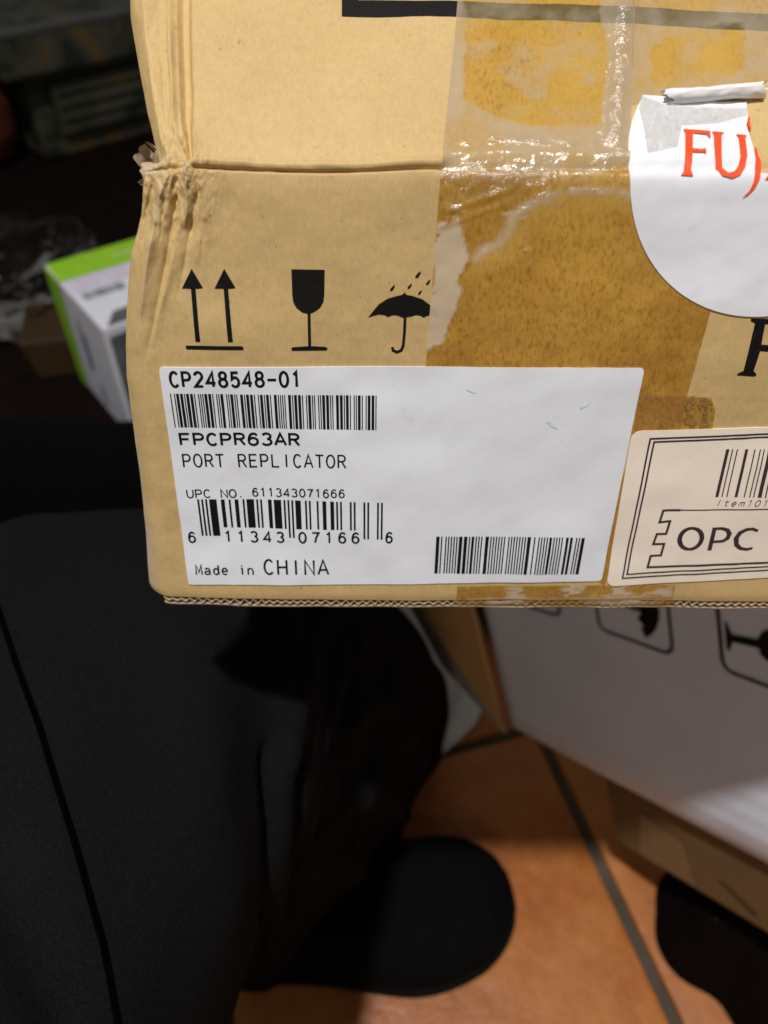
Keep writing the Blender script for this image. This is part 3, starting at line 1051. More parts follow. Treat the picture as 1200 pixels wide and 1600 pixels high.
pr.build('product_code_line', M['ink'], lab)
pr = Print(O_INK)
bars(pr, upc('611343071666'), 308, 598.5, 780, 823.5, longs=lambda x: x < 10 or 45 <= x < 50 or x >= 85, yl=837)
pr.build('product_barcode', M['ink'], lab)
pr = Print(O_INK)
write(pr, '6', 295, 307, 830.5, 848.5, 1.5, 1.0)
write(pr, '11343', 351, 445, 829.5, 847.5, 1.5, 0.62)
write(pr, '07166', 467, 562, 829, 847, 1.5, 0.62)
write(pr, '6', 602, 613.5, 828, 846, 1.5, 1.0)
pr.build('product_code_digits', M['ink'], lab)
pr = Print(O_INK)
write(pr, 'Made in', 307, 398, 880.5, 896.5, 1.2, 0.80)
write(pr, 'CHINA', 413, 514, 871.5, 895.5, 1.6, 0.80)
pr.build('origin_line', M['ink'], lab)
pr = Print(O_INK)
wl = []
r2 = random.Random(5)
while len(wl) < 87:
    wl.append(r2.choice([1, 1, 1, 2, 2.6]) if len(wl) % 2 == 0 else r2.choice([1, 1, 1, 1, 2.2]))
bars(pr, wl, 681.5, 914, 836, 893.5)
pr.build('serial_barcode', M['ink'], lab)
pr = Print(O_INK)
for cx, cy, a, l, h in ((913, 632, -35, 9, 5), (861, 662, 35, 11, 5), (735, 610, 20, 8, 3), (763, 717, 80, 7, 2)):
    ca, sa = math.cos(math.radians(a)), math.sin(math.radians(a))
    pts = []
    for t in np.linspace(0, 2 * math.pi, 13)[:-1]:
        k = 0.75 + 0.5 * rng.random()
        x = l * math.cos(t) * k; y = h * math.sin(t) * k * 0.5
        pts.append((cx + x * ca - y * sa, cy + x * sa + y * ca))
    pr = Print(O_INK)
    pr.poly(pxpoly(pts), 0.003)
    pr.build('scuff', M['scuff'], lab)

# ---- cream inventory label
ip = pxpoly([(987, 673), (1290, 664), (1250, 900), (947, 916)])
inv = cdt_patch('inventory_label', round_poly(ip, 0.0026, 7), O_LABEL + 3e-5, M['cream'], box, 0.0022, 1e-5)
pr = Print(O_INK + 4e-5)
pr.strip(pxpoly([(1275, 673.5), (1015.5, 684.5), (972.5, 903), (1238, 888)]), 0.00021)
pr.strip(pxpoly([(1269, 678.5), (1021.5, 689.5), (979.5, 897), (1233, 882.5)]), 0.00021)
pr.build('printed_border', M['ink_soft'], inv)
pr = Print(O_INK + 4e-5)
seq = [(1133.5, 5), (1143, 1.8), (1150.5, 1.8), (1163.5, 4.5), (1177.5, 1.8), (1186, 1.8), (1192, 1.8), (1199, 6), (1210, 2), (1217, 4.5), (1226, 2), (1234, 2), (1240, 5)]
for x, wd in seq:
    k = 10
    uvt = pxpoly([(x, 700.5), (x + wd, 700.5)]); xb = x - 17.0
    uvb = pxpoly([(xb, 775), (xb + wd * 0.97, 775)])
    uv = []
    for j in range(k + 1):
        t = j / k
        uv += [tuple(np.array(uvt[0]) * (1 - t) + np.array(uvb[0]) * t), tuple(np.array(uvt[1]) * (1 - t) + np.array(uvb[1]) * t)]
    pr.lay(uv, [(2 * j, 2 * j + 1, 2 * j + 3, 2 * j + 2) for j in range(k)])
pr.build('barcode', M['ink_soft'], inv)
pr = Print(O_INK + 4e-5)
write(pr, 'Item101', 1116, 1196, 779, 789.5, 0.55, 0.72, 0.15)
pr.build('item_number', M['ink_soft'], inv)
pr = Print(O_INK + 4e-5)
pr.strip(pxpoly([(1063, 796.5), (1036.5, 797.5), (1030.5, 816), (1047, 814), (1041, 834), (1026.5, 834.5), (1021, 850.5), (1038, 850), (1033, 868), (1017, 869), (1012, 886.5), (1228, 877)]), 0.00030)
pr.strip(pxpoly([(1058, 796.5), (1260, 792)]), 0.00014)
pr.build('notched_tag_outline', M['ink_soft'], inv)
pr = Print(O_INK + 4e-5)
def heavy(pts, hws, closed=False):
    pr.strip(pxpoly(pts), [h * 0.000152 for h in hws], closed)
oc = [(1079 + 17.0 * math.cos(t) + 0.16 * 17 * -math.sin(t) * -1, 841 - 16.5 * math.sin(t)) for t in np.linspace(0, 2 * math.pi, 29)[:-1]]
heavy(oc, [2.5 + 1.3 * abs(math.cos(t)) for t in np.linspace(0, 2 * math.pi, 29)[:-1]], True)
heavy([(1116, 823), (1108, 859)], [3.4, 3.4])
heavy([(1113, 825), (1128, 824.5), (1136, 827), (1139, 833), (1136, 840), (1129, 844.5), (1112, 845.5)], [2.4, 2.6, 3.2, 3.7, 3.3, 2.6, 2.3])
heavy([(1183, 828), (1175, 824.5), (1165, 825.5), (1155, 831), (1149.5, 840), (1150, 850), (1156, 855.5), (1166, 857), (1175, 855)], [2.4, 2.5, 2.8, 3.5, 3.9, 3.6, 2.9, 2.5, 2.3])
pr.build('lettering', M['ink_soft'], inv)

# ---- round white seal over the fold, torn at the upper right
sc_u, sc_w, sr = float(px_uv(1218, 262)[0]) , -0.0028, 0.0303
fit_u = 0.0769
th = np.linspace(math.radians(-222), math.radians(48), 90)
circ = []
for t in np.linspace(math.radians(205), math.radians(-68 + 360 + 360), 120):
    pass
cu, cw = fit_u, -0.0028
arcp = []
for t in np.linspace(math.radians(60), math.radians(208), 110):      # w grows downwards: 90 deg is the bottom
    arcp.append((cu + sr * math.cos(t), cw + sr * math.sin(t)))
tear = pxpoly([(1004, 150), (1030, 152), (1080, 158), (1130, 160), (1166, 160), (1168, 184), (1166, 196), (1171, 212), (1177, 232), (1181, 250), (1188, 262), (1189, 268), (1200, 270), (1222, 266), (1245, 272)])
end = [(cu + sr * math.cos(math.radians(12)), cw + sr * math.sin(math.radians(12)))]
last = arcp[0]
right_arc = [(cu + sr * math.cos(math.radians(a)), cw + sr * math.sin(math.radians(a))) for a in range(14, 60, 4)]
poly = arcp + tear + right_arc
seal = cdt_patch('round_seal', poly, O_LABEL + 2e-5, M['seal'], box, 0.0009, 1e-5,
                 None, lambda u, w: 0.00010 * np.clip(fbm(u * 500, w * 700, 1, 3), 0, 1) * (w < 0))
Z7 = lambda pts: pxpoly([(950 + .2083 * x, 120 + .2083 * y) for x, y in pts])
pr = Print(O_INK + 2e-4)
pr.poly(Z7([(558, 405), (762, 418), (764, 466), (752, 462), (742, 443), (632, 434), (632, 543), (700, 550), (722, 543), (732, 546), (737, 582), (715, 573), (632, 571), (632, 690), (646, 736), (553, 730), (578, 700), (574, 432)]))
pr.poly(Z7([(775, 420), (868, 426), (848, 442), (850, 600), (866, 676), (910, 714), (955, 704), (982, 668), (990, 600), (974, 462), (953, 440), (1036, 448), (1024, 466), (1040, 600), (1036, 672), (1000, 730), (935, 755), (865, 736), (818, 682), (800, 600), (790, 442)]))
pr.poly(Z7([(1090, 538), (1107, 545), (1122, 600), (1146, 640), (1154, 700), (1140, 762), (1100, 830), (1050, 878), (1000, 906), (1058, 850), (1094, 780), (1110, 700), (1104, 620)]))
pr.poly(Z7([(1048, 310), (1038, 340), (1040, 375), (1058, 402), (1072, 410), (1064, 380), (1056, 350), (1058, 318)]))
pr.poly(Z7([(1178, 762), (1198, 742), (1225, 745), (1240, 768)]))
pr.build('lettering', M['red_ink'], seal)
# torn strip of the seal rolled back along the top
curl('rolled_torn_edge', (1112, 152), 1.2, 0.0018, 0.0008, 0.0195, (1, -0.10, 0.02), (0, 0.2, -1), M['seal_torn'], n=44, m=70, jag=0.0016, parent=box, off=0.0013)
# wrinkled clear tape remnant on the seal
M['tape_grey'] = tape_mat('clear_tape_remnant', (0.95, 0.95, 0.95), (0.98, 0.98, 0.98), (0.74, 0.73, 0.73), 0.2, 0.35, (0.7, 0.7, 0.7))
cdt_patch('tape_remnant', pxpoly([(1001, 152), (1040, 166), (1100, 170), (1166, 170), (1166, 182), (1120, 194), (1064, 198), (1058, 230), (1012, 240), (1004, 196), (997, 172)]),
          O_LABEL + 2.2e-4, M['tape_grey'], box, 0.0006, None,
          lambda u, w: {'stuck': np.clip(0.35 + 1.4 * fbm(u * 900, w * 900, 1, 3), 0, 1), 'gold': np.zeros_like(u), 'wrinkle': 0.10 + 0 * u},
          lambda u, w: 0.00022 * np.clip(0.5 + fbm(u * 600, w * 600, 2, 4), 0, 1.4))

# ------------------------------------------------------------------ floor of terracotta tiles
M['grout'] = simple_mat('grey_grout', (0.075, 0.062, 0.044), 0.9, 0.25, 40, 300, 0.5, 0.001)
def terracotta():
    m, nt, b = new_mat('terracotta')
    v = coords(nt)
    oi = node(nt, 'ShaderNodeObjectInfo')
    n1 = noise_node(nt, 9, 5, 0.6, v)
    n2 = noise_node(nt, 60, 6, 0.7, v)
    c = ramp(nt, n1.outputs['Fac'], [(0.28, (0.27, 0.070, 0.014)), (0.5, (0.43, 0.138, 0.026)), (0.72, (0.56, 0.225, 0.056))])
    c = mixc(nt, 0.4, c, ramp(nt, n2.outputs['Fac'], [(0.3, (0.24, 0.062, 0.014)), (0.7, (0.53, 0.20, 0.05))]))
    n3 = noise_node(nt, 260, 3, 0.6, v)
    c = mixc(nt, ramp(nt, n3.outputs['Fac'], [(0.66, (0, 0, 0)), (0.76, (0.5, 0.5, 0.5))]), c, (0.16, 0.06, 0.03))
    nt.links.new(c, b.inputs['Base Color'])
    sc = noise_node(nt, 30, 4, 0.7, coords(nt, (1, 0.12, 1), (0, 0, 0.5)))
    c2 = mixc(nt, ramp(nt, sc.outputs['Fac'], [(0.60, (0, 0, 0)), (0.78, (0.35, 0.35, 0.35))]), c, (0.20, 0.10, 0.06))
    nt.links.new(c2, b.inputs['Base Color'])
    nt.links.new(ramp(nt, n1.outputs['Fac'], [(0.3, (0.30, 0.30, 0.30)), (0.7, (0.55, 0.55, 0.55))]), b.inputs['Roughness'])
    b.inputs['Specular IOR Level'].default_value = 0.5
    bump(nt, b, math_node(nt, 'ADD', n2.outputs['Fac'], math_node(nt, 'MULTIPLY', n1.outputs['Fac'], 2.0)), 0.5, 0.003)
    return m
M['tile'] = terracotta()
fl_v = []
floor = mesh_obj('floor', [(-3, -2, -0.006), (3, -2, -0.006), (3, 4, -0.006), (-3, 4, -0.006)], [(0, 1, 2, 3)], M['grout'], None, False)
floor['kind'] = 'structure'
TS = 0.31; GAP = 0.0105
bdir = nrm([0.276, -0.961]); adir = np.array([-bdir[1], bdir[0]])     # adir to the +x side
corner = pz(838, 1135, 0.0)[:2]
bm = bmesh.new()
h = (TS - GAP) / 2
bmesh.ops.create_cube(bm, size=1.0)
for v in bm.verts:
    v.co = Vector((v.co.x * 2 * h, v.co.y * 2 * h, v.co.z * 0.010 - 0.005))
bmesh.ops.bevel(bm, geom=list(bm.edges), offset=0.0022, segments=3, profile=0.6, affect='EDGES')
tme = bpy.data.meshes.new('tile')
bm.to_mesh(tme); bm.free()
tme.materials.append(M['tile'])
tme.polygons.foreach_set('use_smooth', np.ones(len(tme.polygons), bool))
ang = math.atan2(adir[1], adir[0])
for i in range(-5, 5):
    for j in range(-6, 4):
        c = corner + adir * (i + 0.5) * TS + bdir * (j + 0.5) * TS
        if abs(c[0]) > 1.6 or c[1] < -0.8 or c[1] > 2.2:
            continue
        o = bpy.data.objects.new('tile', tme)
        o.location = (c[0], c[1], 0.0008 * random.random())
        o.rotation_euler = (0, 0, ang + random.choice([0, 1, 2, 3]) * math.pi / 2)
        o.parent = floor
        col.objects.link(o)

# ------------------------------------------------------------------ person: trouser leg and shoe
def fabric_mat(name, c, scale=1400, fleck=0.0):
    m, nt, b = new_mat(name)
    v = coords(nt)
    n = noise_node(nt, scale, 3, 0.6, v)
    n1 = noise_node(nt, 7, 3, 0.5, v)
    cc = ramp(nt, n.outputs['Fac'], [(0.35, tuple(x * 0.5 for x in c)), (0.65, tuple(x * 1.5 for x in c))])
    cc = mixc(nt, 0.4, cc, ramp(nt, n1.outputs['Fac'], [(0.35, tuple(x * 0.7 for x in c)), (0.65, tuple(x * 1.25 for x in c))]))
    # lint
    vo = node(nt, 'ShaderNodeTexVoronoi')
    vo.inputs['Scale'].default_value = 42
    nt.links.new(v, vo.inputs['Vector'])
    cc = mixc(nt, ramp(nt, vo.outputs['Distance'], [(0.010, (0.6, 0.6, 0.6)), (0.020, (0, 0, 0))]), cc, (0.30, 0.30, 0.31))
    nt.links.new(cc, b.inputs['Base Color'])
    b.inputs['Roughness'].default_value = 0.95
    b.inputs['Specular IOR Level'].default_value = 0.06
    b.inputs['Sheen Weight'].default_value = 0.0
    bump(nt, b, n.outputs['Fac'], 0.4, 0.0004)
    return m
M['trouser'] = fabric_mat('black_trouser_cloth', (0.0062, 0.0062, 0.0063))
M['shoe'] = fabric_mat('black_shoe_cloth', (0.0032, 0.0032, 0.0037), 900)
M['sole'] = simple_mat('black_rubber', (0.004, 0.004, 0.004), 0.9, 0.3, 120, spec=0.1)
M['skin'] = simple_mat('skin', (0.36, 0.19, 0.12), 0.5, 0.1, 90)

person = thing('person', 'person in black trousers with one black shoe showing on the tiles', 'person', (-0.055, 0.2, 0.0))
mdir = nrm([0.57, 0.82, 0])
xdir = nrm([1.0, -0.2, 0])
# centre, half width along the hem, half depth, blend of the cross-section axis (0 hem .. 1 thigh)
path = [((-0.060, 0.282, 0.014), 0.134, 0.066, 0), ((-0.064, 0.268, 0.10), 0.132, 0.074, 0), ((-0.082, 0.238, 0.20), 0.130, 0.082, 0), ((-0.106, 0.205, 0.29), 0.118, 0.090, 0.1),
        ((-0.126, 0.165, 0.350), 0.108, 0.094, 0.4), ((-0.142, 0.100, 0.380), 0.104, 0.092, 0.8), ((-0.165, 0.0, 0.380), 0.105, 0.092, 1), ((-0.20, -0.15, 0.375), 0.112, 0.10, 1), ((-0.25, -0.36, 0.375), 0.12, 0.11, 1)]
pp = np.array([p[0] for p in path]); rr = np.array([p[1:] for p in path])
tt = np.concatenate([[0], np.cumsum(np.linalg.norm(np.diff(pp, axis=0), axis=1))])
NT, NA = 260, 420
ts = np.linspace(0, tt[-1], NT)
def catmull(ts, tt, V):
    out = []
    for k in range(V.shape[1] if V.ndim > 1 else 1):
        v = V[:, k] if V.ndim > 1 else V
        g = np.gradient(v, tt)
        i = np.clip(np.searchsorted(tt, ts) - 1, 0, len(tt) - 2)
        h_ = tt[i + 1] - tt[i]; s = (ts - tt[i]) / h_
        out.append((2*s**3-3*s**2+1)*v[i] + (s**3-2*s**2+s)*h_*g[i] + (-2*s**3+3*s**2)*v[i+1] + (s**3-s**2)*h_*g[i+1])
    return np.stack(out, -1)
cc = catmull(ts, tt, pp); rad3 = catmull(ts, tt, rr)
tang = np.gradient(cc, ts, axis=0); tang /= np.linalg.norm(tang, axis=1, keepdims=True)
side = mdir[None] + np.clip(rad3[:, 2:3], 0, 1) * (xdir - mdir)[None]
side -= (side * tang).sum(1, keepdims=True) * tang
side /= np.linalg.norm(side, axis=1, keepdims=True)
fwd = np.cross(tang, side)
th = np.linspace(0, 2 * math.pi, NA, endpoint=False)
T_, A_ = np.meshgrid(ts, th, indexing='ij')
CA, SA = np.cos(A_), np.sin(A_)
NE = 2.0 + 1.6 * np.clip(1 - ts / 0.22, 0, 1)[:, None]
Rd = ((np.abs(CA) / rad3[:, 0:1]) ** NE + (np.abs(SA) / rad3[:, 1:2]) ** NE) ** (-1 / NE)
fold = np.zeros_like(Rd)
for a0, wv, am, dr in ((-0.55, 0.10, 0.010, 0.5), (-0.95, 0.08, 0.008, 0.8), (-1.35, 0.12, 0.010, -0.4), (0.15, 0.12, 0.009, 0.3), (-1.9, 0.14, 0.008, 0.6),
                       (0.6, 0.2, 0.01, -0.5), (-2.6, 0.16, 0.008, 0.5), (1.4, 0.2, 0.01, 0.4), (2.4, 0.2, 0.01, -0.3)):
    da = (A_ - a0 - dr * (T_ - 0.15) + math.pi) % (2 * math.pi) - math.pi
    fold += am * np.exp(-(da / wv) ** 2) * np.clip(1.15 - np.abs(T_ - 0.16) / 0.28, 0.0, 1)
sag = 0.006 * np.sin(T_ * 70 + 1.3 * np.sin(A_ * 2)) * np.exp(-((T_ - 0.40) / 0.08) ** 2) * (0.5 - 0.5 * np.cos(A_ - 1.2))
nz = 0.005 * fbm(T_ * 10, np.cos(A_) * 1.2 + 7, 1, 2) + 0.006 * fbm(T_ * 8, np.sin(A_) * 1.3 + 3, 2, 3)
Rr = Rd + fold + sag + nz
Rr = Rr + 0.004 * np.exp(-((T_ - 0.0) / 0.01) ** 2)
def cloth(Rq):
    return cc[:, None, :] + Rq[..., None] * (np.cos(A_)[..., None] * side[:, None, :] + np.sin(A_)[..., None] * fwd[:, None, :])
P = cloth(Rr)
bv0 = BVHTree.FromPolygons([tuple(v) for v in P.reshape(-1, 3)], [tuple(int(k) for k in f) for f in grid_faces(*P.shape[:2])])
Pf = P.copy()
for pts, wd, am in (([(418, 1180), (422, 1280), (418, 1380), (408, 1480), (398, 1590)], 0.0035, -0.0045), ([(466, 1190), (466, 1270), (458, 1360), (446, 1440)], 0.003, -0.005),
                    ([(440, 1190), (444, 1280), (438, 1380), (424, 1490)], 0.006, 0.003), ([(-10, 1330), (30, 1420), (60, 1500), (110, 1600)], 0.006, -0.004),
                    ([(560, 1000), (548, 1120), (540, 1230)], 0.006, -0.005), ([(610, 980), (602, 1100), (580, 1230), (540, 1330)], 0.006, 0.005),
                    ([(500, 960), (470, 1080), (452, 1180)], 0.008, 0.004), ([(300, 1000), (330, 1200), (350, 1420)], 0.014, 0.003)):
    hit = []
    for (x0, y0), (x1, y1) in zip(pts[:-1], pts[1:]):
        for k in range(12):
            r = Vector(ray(x0 + (x1 - x0) * k / 12, y0 + (y1 - y0) * k / 12) @ C2W).normalized()
            loc = bv0.ray_cast(Vector(CAM), r)[0]
            if loc is not None:
                hit.append(np.array(loc))
    if len(hit) < 3:
        continue
    hit = np.array(hit)
    dmin = np.full(Rr.shape, 9.0)
    for hp in hit:
        dmin = np.minimum(dmin, np.linalg.norm(Pf - hp, axis=-1))
    Rr = Rr + am * np.exp(-(dmin / wd) ** 2)
P = cloth(Rr)
P[..., 2] = np.maximum(P[..., 2], 0.012)
P = np.concatenate([P, P[:, :1]], 1)
leg = grid_obj('trouser_leg', P, M['trouser'], person)
# flat-felled seam down the leg: a narrow double ridge following the cloth
deps_bvh = BVHTree.FromPolygons([tuple(v) for v in P.reshape(-1, 3)], [tuple(int(k) for k in f) for f in grid_faces(*P.shape[:2])])
def seam(pts, half, hgt, mat, name):
    rows = []
    dense = []
    for (x0, y0), (x1, y1) in zip(pts[:-1], pts[1:]):
        n = max(2, int(math.hypot(x1 - x0, y1 - y0) / 8))
        dense += [(x0 + (x1 - x0) * k / n, y0 + (y1 - y0) * k / n) for k in range(n)]
    cen = []
    for x, y in dense:
        r = Vector(ray(x, y) @ C2W).normalized()
        loc, nn, _, d_ = deps_bvh.ray_cast(Vector(CAM), r)
        if loc is None:
            continue
        if nn.dot(r) > 0:
            nn = -nn
        cen.append((np.array(loc), np.array(nn)))
    for i, (c, n) in enumerate(cen):
        a = cen[max(i - 1, 0)][0]; b = cen[min(i + 1, len(cen) - 1)][0]
        t = nrm(b - a); s = nrm(np.cross(t, n))
        rows.append([c + s * half * k + n * hgt * e for k, e in ((-1, 0), (-0.7, 1), (-0.1, 1), (0.0, 0.15), (0.1, 1), (0.7, 1), (1, 0))])
    if len(rows) > 2:
        grid_obj(name, np.array(rows), mat, leg)
M['seam'] = simple_mat('seam_thread', (0.0006, 0.0006, 0.0008), 0.98, 0.2, 500, spec=0.02)
seam([(-20, 900), (0, 960), (30, 1050), (60, 1130), (90, 1230), (115, 1310), (140, 1400), (160, 1470), (172, 1530), (184, 1600), (196, 1670)], 0.0009, 0.0005, M['seam'], 'side_seam')

# shoe: heel to toe along +x
toe = np.array([0.098, 0.2165]); axis = nrm([1.0, 0.17]); perp = np.array([-axis[1], axis[0]])
LEN = 0.262
heel = toe - axis * LEN
st = [(0.0, 0.010, 0.050), (0.010, 0.017, 0.062), (0.03, 0.021, 0.070), (0.07, 0.024, 0.075), (0.11, 0.030, 0.072), (0.145, 0.041, 0.066), (0.175, 0.0515, 0.060),
      (0.20, 0.0520, 0.055), (0.222, 0.0490, 0.050), (0.240, 0.0420, 0.044), (0.252, 0.0320, 0.038), (0.259, 0.0190, 0.032), (0.262, 0.002, 0.024)]
ss = np.array([s[0] for s in st]); hw = np.array([s[1] for s in st]); ht = np.array([s[2] for s in st])
S_ = np.concatenate([np.linspace(0, 0.24, 60), np.linspace(0.2405, 0.262, 26)])
HW = np.interp(S_, ss, hw); HT = np.interp(S_, ss, ht)
HT = np.convolve(np.pad(HT, 4, 'edge'), np.ones(9) / 9, 'valid')
for _ in range(2):
    HW = np.convolve(np.pad(HW, 3, 'edge'), np.ones(7) / 7, 'valid')
HW = np.minimum(HW, 0.052 * np.sqrt(np.clip(1 - np.clip((S_ - 0.200) / 0.0625, 0, 1) ** 2, 0, 1)))
HW[-1] = 0.002
cen_off = -0.006 * np.sin(S_ / LEN * math.pi)      # outer curve of the last
rows = []
for s, w_, hh_, co in zip(S_, HW, HT, cen_off):
    row = []
    for k in range(33):
        a = math.pi * k / 32
        x = math.cos(a); z = math.sin(a)
        x = math.copysign(abs(x) ** 0.75, x); z = z ** 0.72
        p = heel + axis * s + perp * (co + w_ * x)
        row.append((p[0], p[1], 0.016 + (hh_ - 0.016) * z))
    rows.append(row)
shoe = grid_obj('shoe', np.array(rows), M['shoe'], person, flip=True)
rows = []
for z, gr in ((0.0, -0.002), (0.003, 0.002), (0.014, 0.003), (0.019, 0.002), (0.020, -0.004)):
    ring = []
    for s, w_, co in zip(S_, HW, cen_off):
        sx = s + (gr if s > 0.2 else 0) * max(0, (s - 0.2) / 0.062)
        p = heel + axis * sx + perp * (co + w_ + gr); ring.append((p[0], p[1], z))
    for s, w_, co in list(zip(S_, HW, cen_off))[::-1]:
        sx = s + (gr if s > 0.2 else 0) * max(0, (s - 0.2) / 0.062)
        p = heel + axis * sx + perp * (co - w_ - gr); ring.append((p[0], p[1], z))
    ring.append(ring[0])
    rows.append(ring)
grid_obj('sole', np.array(rows), M['sole'], shoe)

# ------------------------------------------------------------------ white carton leaning at the right
v1 = np.array([918, 265, -1202.0]); v1 /= np.linalg.norm(v1)
v2 = nrm([-1039, -3606, -1202.0])
E1 = dir_world(v1); E2 = dir_world(v2); E3 = nrm(np.cross(E1, E2))
if E3 @ (CAM - np.array([0.3, 0.4, 0.1])) > 0:
    E3 = -E3                                             # into the carton
KW = 0.86
WC = to_world(ray(791, 1146) * 0.690 * KW)
def wc(a, b, c=0.0):
    return WC + E1 * a + E2 * b + E3 * c
def wc_px(x, y):
    r = ray(x, y) @ C2W
    n = E3
    t = ((WC - CAM) @ n) / (r @ n)
    p = CAM + r * t - WC
    g = E1 @ E2
    a1, a2 = p @ E1, p @ E2
    return (a1 - g * a2) / (1 - g * g), (a2 - g * a1) / (1 - g * g)
M['white_board'] = simple_mat('white_coated_board', (0.69, 0.73, 0.82), 0.5, 0.04, 20, 120, 0.15, 0.001)
wbox = thing('white_carton', 'white carton with black handling symbols leaning on the floor behind the held box', 'box', WC)
LW, LH, LD = 0.38, 0.24, 0.14
na, nb_ = 150, 120
a_ = np.linspace(0, LW, na); b_ = np.linspace(0, LH, nb_)
Bq, Aq = np.meshgrid(b_, a_, indexing='ij')
edge_r = np.minimum(np.minimum(Aq, LW - Aq) * 1.6, np.minimum(Bq, LH - Bq))
drop = 0.010 * np.clip(1 - edge_r / 0.034, 0, 1) ** 2.0
wav = 0.0003 * np.sin(Aq * 0 + Bq * 420) * np.clip(edge_r / 0.03, 0, 1) * 0.5 + 0.003 * fbm(Aq * 9, Bq * 9, 1, 3)
grid_obj('front_panel', WC + Aq[..., None] * E1 + Bq[..., None] * E2 + (drop + wav)[..., None] * E3, M['white_board'], wbox)
o0 = wc(0.0, 0.0, 0.012)
def quad(name, pts, mat, parent):
    return mesh_obj(name, pts, [(0, 1, 2, 3)], mat, parent, False)
quad('bottom_panel', [wc(0, 0, .009), wc(LW, 0, .009), wc(LW, 0, LD), wc(0, 0, LD)], M['white_board'], wbox)
quad('top_panel', [wc(0, LH, .009), wc(LW, LH, .009), wc(LW, LH, LD), wc(0, LH, LD)], M['white_board'], wbox)
quad('side_panel', [wc(LW, 0, .009), wc(LW, LH, .009), wc(LW, LH, LD), wc(LW, 0, LD)], M['white_board'], wbox)
quad('back_panel', [wc(0, 0, LD), wc(LW, 0, LD), wc(LW, LH, LD), wc(0, LH, LD)], M['white_board'], wbox)
# open side flap: brown inside, white edge, hinged at the left edge of the front panel
def slab(name, pts, th_, mat, parent):
    pts = [np.asarray(p, float) for p in pts]
    n = nrm(np.cross(pts[1] - pts[0], pts[2] - pts[0]))
    vs = pts + [p + n * th_ for p in pts]
    k = len(pts)
    fs = [tuple(range(k))[::-1], tuple(range(k, 2 * k))] + [(i, (i + 1) % k, k + (i + 1) % k, k + i) for i in range(k)]
    return mesh_obj(name, vs, fs, mat, parent, False)
def at_depth(x, y, z):
    return to_world(ray(x, y) * z * KW)
_za = lambda y: 0.690 - (1146 - y) * 0.00052
slab('open_flap', [at_depth(787, 1138, 0.692), at_depth(737, 930, _za(930) + 0.004), at_depth(655, 925, _za(930) + 0.055), at_depth(668, 958, _za(960) + 0.052)], 0.003, M['kraft_plain'], wbox)
M['grey_board'] = simple_mat('grey_board', (0.30, 0.29, 0.29), 0.6, 0.08, 30)
slab('outer_flap', [at_depth(789, 1147, 0.695), at_depth(668, 955, _za(955) + 0.060), at_depth(655, 925, _za(925) + 0.064), at_depth(630, 930, _za(930) + 0.085), at_depth(690, 1040, 0.700), at_depth(752, 1108, 0.701)], 0.003, M['grey_board'], wbox)
pf = lambda pts: [wc_px(x, y) for x, y in pts]
def wprint(name, shapes, mat):
    V = []; F = []
    for kind, pts, hw_ in shapes:
        ab = pf(pts)
        if kind == 'line':
            P_ = [np.array(p) for p in ab]
            L = []; R = []
            for i in range(len(P_)):
                a = P_[max(i - 1, 0)]; b = P_[min(i + 1, len(P_) - 1)]
                t = nrm(b - a); nn = np.array([-t[1], t[0]])
                L.append(P_[i] + nn * hw_); R.append(P_[i] - nn * hw_)
            b0 = len(V)
            n = len(P_)
            V += L + R
            F += [(b0 + i, b0 + i + 1, b0 + n + i + 1, b0 + n + i) for i in range(n - 1)]
        else:
            vs, es, fs, _, _, _ = delaunay_2d_cdt([Vector((float(p[0]) * 100, float(p[1]) * 100)) for p in ab], [], [list(range(len(ab)))], 1, 1e-6)
            b0 = len(V)
            V += [np.array((v.x / 100, v.y / 100)) for v in vs]
            F += [tuple(b0 + i for i in f) for f in fs]
    A = np.array(V)
    wv = 0.003 * fbm(A[:, 0] * 9, A[:, 1] * 9, 1, 3)
    W3 = WC + A[:, :1] * E1 + A[:, 1:] * E2 + (wv - 0.0007)[:, None] * E3
    return mesh_obj(name, W3, F, mat, wbox, False)
wprint('handling_symbol_frame', [('line', [(800, 925), (830, 947), (866, 959), (874, 958), (876, 952), (874, 930)], 0.0010)], M['ink'])
wprint('handling_symbol_umbrella', [('line', [(932, 930), (934, 952), (937, 972), (941, 980), (950, 986), (995, 1003), (1038, 1019), (1045, 1019), (1050, 1014), (1050, 1004), (1046, 975), (1043, 945), (1040, 925)], 0.0010),
                                    ('line', [(950, 940), (975, 945), (1000, 953)], 0.0013),
                                    ('poly', [(999, 945), (1027, 940), (1030, 958), (1030, 968), (1026, 982), (1018, 992), (1008, 997), (1006, 990), (1002, 984), (1005, 976), (1000, 971), (996, 966), (1001, 960)], 0)], M['ink'])
wprint('handling_symbol_glass', [('line', [(1118, 930), (1121, 960), (1125, 1000), (1128, 1030), (1132, 1042), (1142, 1051), (1175, 1064), (1215, 1080)], 0.0011),
                                 ('poly', [(1131, 971), (1135, 973), (1143, 992), (1182, 1000), (1190, 988), (1200, 985), (1230, 985), (1240, 1040), (1200, 1036), (1188, 1026), (1184, 1014), (1144, 1004), (1140, 1017), (1135, 1016)], 0)], M['ink'])

